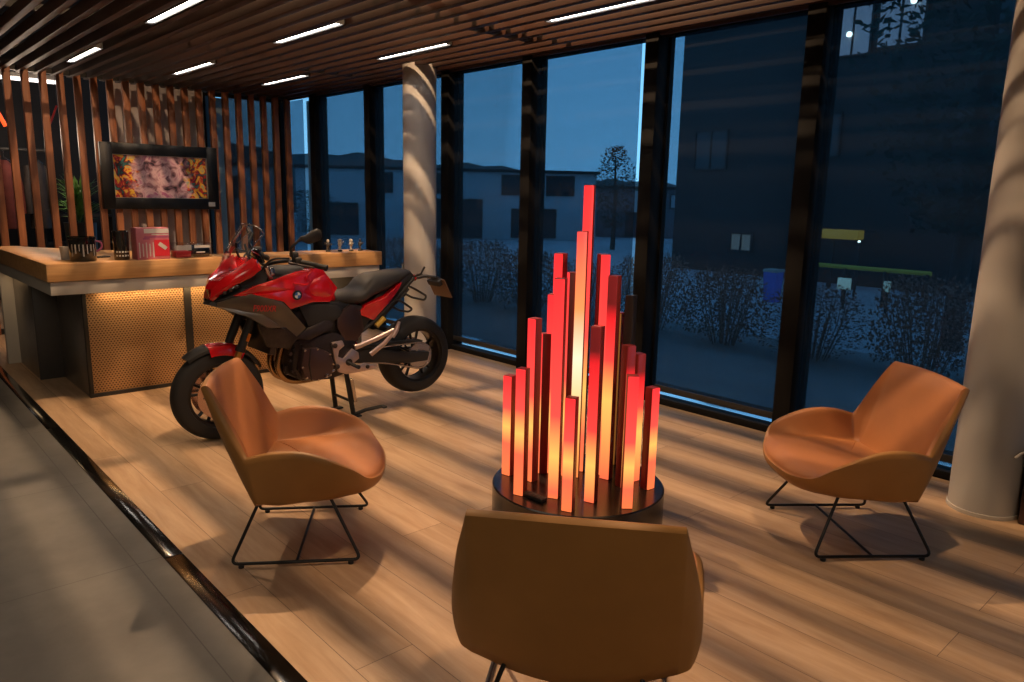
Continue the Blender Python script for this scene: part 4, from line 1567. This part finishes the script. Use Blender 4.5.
b.tube([(-.311, .17, .470), (-.42, .19, .545), (-.490, .20, .615)], [.017, .015, .013], 10, flat=(1.2, .7))
b.tube([(-.485, .20, .585), (-.52, .205, .640), (-.545, .205, .70)], [.016, .018, .012], 10)
b.build('passenger_bracket', 'alloy', bk)
b = MB()
b.tube([(-.178, -.17, .537), (-.36, -.19, .590), (-.500, -.20, .640)], [.017, .015, .013], 10)
b.tube([(-.311, -.17, .470), (-.42, -.19, .545), (-.490, -.20, .615)], [.017, .015, .013], 10)
b.build('far_passenger_bracket', 'alloy', bk)
b = MB()
for s_ in (1, -1):
    b.tube([(-.13, s_ * .115, .36), (-.15, s_ * .125, .20), (-.175, s_ * .135, .022)], .018, 10)
    b.box((-.175, s_ * .14, .007), (.11, .055, .013), bevel=.004)
b.tube([(-.160, -.125, .125), (-.160, .125, .125)], .011, 10)
b.tube([(-.13, -.13, .36), (-.13, .13, .36)], .016, 10)
b.tube([(-.175, .145, .022), (-.26, .16, .045), (-.40, .165, .050)], .014, 10)
b.box((-.405, .185, .052), (.035, .06, .016), bevel=.005)
cs = b.build('center_stand', 'black_matte', bk)
b = MB(); b.cyl((-.155, .150, .30), (-.185, .15, .12), .014, seg=10); b.build('stand_spring', 'steel', cs)
# ------------------------------------------------------------------ outside
GZ = -.12
G2 = -.65
struct(MB().box((7.1, 10, GZ - .30), (4.0, 70, .6)).build('pavement', 'paving'))
struct(MB().box((61, 30, G2 - .05), (104, 160, .1)).build('ground', 'road'))

def bush_mesh(n=3200, w=.60, d=.50, h=.95, seed=1):
    rng = random.Random(seed)
    b = MB()
    for k in range(26):
        x, y = rng.uniform(-w, w) * .5, rng.uniform(-d, d) * .5
        b.tube([(x * .5, y * .5, 0), (x, y, h * .5), (x * 1.4 + rng.uniform(-.1, .1), y * 1.4, h * rng.uniform(.8, 1.1))], [.008, .006, .003], 4)
    for k in range(n):
        a, q = rng.uniform(0, 2 * PI), rng.random() ** .5
        z = h * (.12 + .85 * rng.random())
        f = math.sqrt(max(.05, 1 - (z / h - .45) ** 2 * 2.2))
        p = Vector((math.cos(a) * q * w * f, math.sin(a) * q * d * f, z + rng.uniform(-.04, .04)))
        u = Vector((rng.gauss(0, 1), rng.gauss(0, 1), rng.gauss(0, 1))).normalized()
        v = u.orthogonal().normalized()
        s_ = rng.uniform(.012, .028)
        vv = b.verts([p, p + u * s_ + v * s_ * .5, p + u * s_ * 2, p + u * s_ - v * s_ * .5])
        b.face(vv)
    return b
HEDGE = [(8.3, 1.6), (8.3, 2.75), (8.2, 3.9), (8.2, 5.05), (8.2, 6.2), (8.1, 7.35), (8.1, 8.5), (8.1, 9.7), (8.1, 10.9), (8.2, 12.1)]
HL = ['brownish bare hedge bush outside, rightmost one beside the right pillar', 'brownish hedge bush outside below the yellow rail', 'brownish hedge bush outside under the pale lit sign',
      'brownish hedge bush outside just right of the mullion by the right armchair', 'brownish hedge bush outside in the window right of the sculpture', 'brownish hedge bush outside hidden behind the sculpture right side',
      'brownish hedge bush outside right behind the red bars', 'brownish hedge bush outside left of the red bars', 'brownish hedge bush outside behind the motorcycle tail', 'brownish hedge bush outside beyond the left pillar']
h0 = None
for k, (x, y) in enumerate(HEDGE):
    if h0 is None:
        h0 = bush_mesh().build('hedge_bush', 'twig')
        o = h0
    else:
        o = h0.copy()
        COL.objects.link(o)
    o.location = (x, y, GZ)
    o.rotation_euler.z = k * 1.3
    o.scale = (1, 1.1, 1.0 + .12 * math.sin(k * 2.1))
    tag(o, HL[k], 'hedge', 'hedge bushes outside the windows')

def facade(name, label, x0, y0, x1, y1, h, mat, wins, depth=8, roof=.0, winmat='win_dark', cat='building'):
    """building whose front runs from (x0,y0) to (x1,y1); wins: (along, z, width, height, lit)"""
    a, b_ = Vector((x0, y0, G2)), Vector((x1, y1, G2))
    d = (b_ - a)
    L_ = d.length
    ang = math.atan2(d.y, d.x)
    t = thing(name, label, cat, a, ang)
    MB().box((L_ / 2, -depth / 2, h / 2), (L_, depth, h), bevel=.02).build('walls', mat, t)
    MB().box((L_ / 2, -depth / 2, h + .08), (L_ + .3, depth + .3, .16), bevel=.02).build('roof_edge', 'facade_dark', t)
    for (u, z, w, hh, lit) in wins:
        wo_ = MB()
        for s_ in (-1, 1):
            wo_.box((u + s_ * w / 2, .03, z), (.06, .08, hh + .06))
            wo_.box((u, .03, z + s_ * hh / 2), (w, .08, .06))
        wo_.box((u, .03, z), (.05, .07, hh))
        wo_ = wo_.build('window', 'facade_dark', t)
        MB().box((u, .012, z), (w - .04, .03, hh - .04)).build('pane', lit or winmat, wo_)
    return t
# fronts are given so that their outer side (+y of the front) looks to the showroom
facade('industrial_building', 'long pale flat roofed building across the street with a row of dark windows', 31.0, 27.5, 18.0, 36.5, 3.55, 'facade_pale',
       [(2.0, 2.9, 1.5, 1.0, None), (4.4, 2.9, 1.5, 1.0, None), (9.0, 2.9, 1.4, 1.0, None), (11.6, 2.9, 1.4, 1.0, None), (3.4, .9, 2.4, 1.5, None), (7.5, 1.1, 2.6, 2.0, None), (13.5, 1.0, 1.6, 1.6, None)])
facade('office_building', 'pale building seen through the leftmost blinds, two dark windows on its front', 16.5, 36.0, 6.5, 42.0, 3.5, 'facade_pale',
       [(2.0, 2.5, 1.3, 1.0, None), (4.0, 2.5, 1.3, 1.0, None), (6.4, 2.5, 1.2, 1.0, None), (8.6, 2.5, 1.2, 1.0, 'win_lit')])
facade('shed', 'low grey shed with a pale panel seen behind the tallest light bars', 40.0, 24.5, 34.5, 30.5, 2.9, 'facade_shed',
       [(2.2, 2.2, 3.2, .8, 'facade_pale'), (5.6, .8, 1.6, 1.4, None)])
db = facade('dark_building', 'tall dark building filling the right windows with lit upper panes', 21.5, -14, 21.5, 15.5, 11.0, 'facade_dark',
       [(23.90, 6.95, 1.0, 1.3, 'win_lit'), (22.65, 7.05, 1.2, 1.3, 'win_lit'), (20.0, 7.0, 1.2, 1.3, None), (17.0, 7.0, 1.2, 1.3, None),
        (24.6, 4.2, 1.2, 1.2, None), (20.5, 4.2, 1.2, 1.2, None), (26.85, 1.02, .75, .55, 'win_warm'), (28.2, 3.9, 1.2, 1.2, None)], depth=16)
for (y, z) in ((23.95, 6.85), (22.35, 7.45)):
    MB().lathe([(.0, -.08), (.06, -.055), (.08, 0), (.06, .055), (0, .08)], 16, (y, .16, z), cap=False).build('wall_lamp', 'lamp_glow', db)
# lit canopy and rail in front of the dark building
cp = thing('lit_canopy', 'orange lit canopy edge under the dark building at right', 'canopy', (20.4, 9.3, G2))
MB().box((0, 0, 1.47), (.4, 1.3, .25), bevel=.01).build('fascia_board', 'orange_lit', cp)
for y in (-.6, .1, .6):
    MB().box((0, y, .68), (.10, .10, 1.35)).build('post', 'facade_dark', cp)
MB().box((.55, 0, 1.55), (.75, 1.3, .08)).build('roof', 'facade_dark', cp)
rl = thing('yellow_rail', 'yellow guard rail outside below the orange canopy', 'rail', (17.5, 7.24, G2))
MB().tube([(0, -1.4, .84), (0, 1.4, .84)], .05, 10).build('rail', 'yellow_rail', rl)
for y in (-1.35, -.45, .45, 1.35):
    MB().cyl((0, y, 0), (0, y, .84), .045, seg=10).build('post', 'facade_dark', rl)
for nm, lb, y, w, h, z in (('lit_sign', 'small pale lit sign outside under the yellow rail', 7.25, .29, .26, .55), ('lit_sign', 'narrow pale lit sign outside near the right pillar', 6.34, .14, .22, .58)):
    t = thing(nm, lb, 'sign', (16.5, y, G2))
    MB().box((0, 0, z), (.06, w, h), bevel=.01).build('face', 'sign_lit', t)
    MB().cyl((.05, 0, 0), (.05, 0, z), .03, seg=10).build('post', 'facade_dark', t)
bn = thing('wheelie_bin', 'blue bin with a pale lid outside the window left of the dark mullion', 'bin', (16.2, 8.78, G2))
b = MB(); b.loft([[(sx * .14, sy * .13, 0) for sx, sy in ((-1, -1), (1, -1), (1, 1), (-1, 1))], [(sx * .18, sy * .16, .70) for sx, sy in ((-1, -1), (1, -1), (1, 1), (-1, 1))]]); b.build('body', 'bin_blue', bn)
MB().box((0, 0, .73), (.40, .36, .07), bevel=.02).build('lid', 'fascia_grey', bn)
dl = thing('door_lamp', 'small cold white lamp on the canopy of the dark building', 'lamp', (18.8, 8.0, G2))
MB().lathe([(0, 1.34), (.03, 1.36), (.035, 1.39), (0, 1.42)], 14, cap=False).build('bulb', 'lamp_glow', dl)
MB().cyl((0, 0, 0), (0, 0, 1.36), .03, seg=8).build('post', 'facade_dark', dl)

# trees
def tree(name, label, x, y, h, w, mat, seed, n=1500, trunk=.12):
    rng = random.Random(seed)
    t = thing(name, label, 'tree', (x, y, G2), 0, 'trees across the street')
    MB().tube([(0, 0, 0), (.05, 0, h * .45), (0, .05, h * .9)], [trunk, trunk * .7, trunk * .25], 10).build('trunk', 'bark', t)
    b = MB()
    for k in range(n):
        a = rng.uniform(0, 2 * PI)
        z = h * (.22 + .78 * rng.random())
        q = (rng.random() ** .5) * w * math.sin(PI * min(1, max(.05, (z / h - .15) / .9))) ** .7
        p = Vector((math.cos(a) * q, math.sin(a) * q, z))
        u = Vector((rng.gauss(0, 1), rng.gauss(0, 1), rng.gauss(0, .7))).normalized()
        v = u.orthogonal().normalized()
        s_ = rng.uniform(.05, .10) * (h / 6) ** .5
        b.face(b.verts([p, p + u * s_ + v * s_ * .5, p + u * s_ * 2, p + u * s_ - v * s_ * .5]))
    b.build('crown', mat, t)
    return t
tree('dark_tree', 'large dark tree outside filling the rightmost window', 13.2, 4.0, 8.5, 1.9, 'needle', 3, 5200, .16)
tree('street_tree', 'slim dark tree across the street behind the tallest light bar', 26.5, 22.4, 4.6, 1.0, 'needle', 4, 2200)
tree('street_tree', 'bushy tree at the foot of the pale building left of the left pillar', 13.0, 34.0, 2.6, 1.8, 'needle', 5, 2500)
tree('street_tree', 'bushy tree between the pale building and the pillar', 16.2, 31.5, 2.4, 1.6, 'needle', 6, 2500)

# wooded ridge on the horizon
b = MB()
N = 60
top, bot, bk2 = [], [], []
for k in range(N + 1):
    a = R(18 + 80 * k / N)
    rr_ = 120
    hh = lerp(4.6, 9.6, min(1, max(0, (k / N - .32) / .36))) + .5 * math.sin(k * .31) + .4 * math.sin(k * .83 + 1) + .3 * math.sin(k * 2.3)
    top.append((math.cos(a) * rr_, math.sin(a) * rr_, hh))
    bot.append((math.cos(a) * (rr_ - 30), math.sin(a) * (rr_ - 30), GZ - .05))
    bk2.append((math.cos(a) * (rr_ + 40), math.sin(a) * (rr_ + 40), GZ - .05))
tv, bv, kv = b.verts(top), b.verts(bot), b.verts(bk2)
for k in range(N):
    b.face([bv[k], bv[k + 1], tv[k + 1], tv[k]])
    b.face([tv[k], tv[k + 1], kv[k + 1], kv[k]])
struct(b.build('hills', 'hill_dark', sharp=80))

# ------------------------------------------------------------------ light
w = bpy.data.worlds.new('dusk')
SC.world = w
w.use_nodes = True
nt = w.node_tree
bg = nt.nodes['Background']
tc = nt.nodes.new('ShaderNodeTexCoord')
sep = nt.nodes.new('ShaderNodeSeparateXYZ')
rp = nt.nodes.new('ShaderNodeValToRGB')
nt.links.new(tc.outputs['Generated'], sep.inputs[0])
nt.links.new(sep.outputs['Z'], rp.inputs['Fac'])
e = rp.color_ramp.elements
e[0].position, e[1].position = .0, .6
e[0].color = (.20, .47, .74, 1)
e[1].color = (.10, .28, .52, 1)
nt.links.new(rp.outputs['Color'], bg.inputs['Color'])
bg.inputs['Strength'].default_value = 2.0

def point(name, loc, power, col, rad=.05, spot=None, target=None, blend=.4):
    l = bpy.data.lights.new(name, 'SPOT' if spot else 'POINT')
    l.energy = power
    l.color = col
    l.shadow_soft_size = rad
    if spot:
        l.spot_size = R(spot)
        l.spot_blend = blend
    o = bpy.data.objects.new(name, l)
    COL.objects.link(o)
    o.location = loc
    if spot:
        d = (Vector(target) - Vector(loc)).normalized()
        o.rotation_euler = d.to_track_quat('-Z', 'Y').to_euler()
    return o

def area(name, loc, target, sx, sy, power, col):
    l = bpy.data.lights.new(name, 'AREA')
    l.shape = 'RECTANGLE'
    l.size, l.size_y = sx, sy
    l.energy = power
    l.color = col
    o = bpy.data.objects.new(name, l)
    COL.objects.link(o)
    o.location = loc
    d = (Vector(target) - Vector(loc)).normalized()
    o.rotation_euler = d.to_track_quat('-Z', 'Y').to_euler()
    return o
WARM = (1, .64, .36)
WARM2 = (1, .70, .44)
# ceiling spots above the slats
for k, (x, y, p) in enumerate([(3.0, 4.5, 690), (2.8, 1.0, 300), (1.7, 4.4, 150), (2.1, 7.3, 260)]):
    point('plenum_spot', (x, y, 4.55), p, WARM, .03, 150, (x, y, 0), .6)
# hall ceiling light over the tiles
area('hall_fill', (-1.2, 3.2, 4.9), (-1.2, 3.2, 0), 2.5, 4, 26, (1, .82, .62))
area('hall_fill', (-1.8, -2.6, 3.6), (2.2, 2.6, .6), 2.5, 1.6, 48, (1, .80, .58))  # added fill light behind the camera, aimed at the chairs
# strip under the counter top washing the perforated panels
l = area('counter_strip_light', (2.66, 6.42, .855), (2.66, 6.50, 0), 2.3, .02, 6.5, (1, .60, .26))
area('counter_side_light', (1.22, 7.9, .86), (1.22, 7.9, 0), .1, .6, .8, (1, .66, .34))
# added fill light that brightens the shop behind the slats
point('shop_fill', (2.0, 11.3, 2.3), 26, (1, .75, .55), .2)

SC.view_settings.view_transform = 'Standard'
SC.view_settings.look = 'None'
SC.view_settings.exposure = 0
SC.view_settings.gamma = 1
SC.view_settings.use_curve_mapping = False
SC.render.film_transparent = False
SC.cycles.use_denoising = True
SC.cycles.max_bounces = 10
SC.cycles.transparent_max_bounces = 24
SC.cycles.sample_clamp_indirect = 4
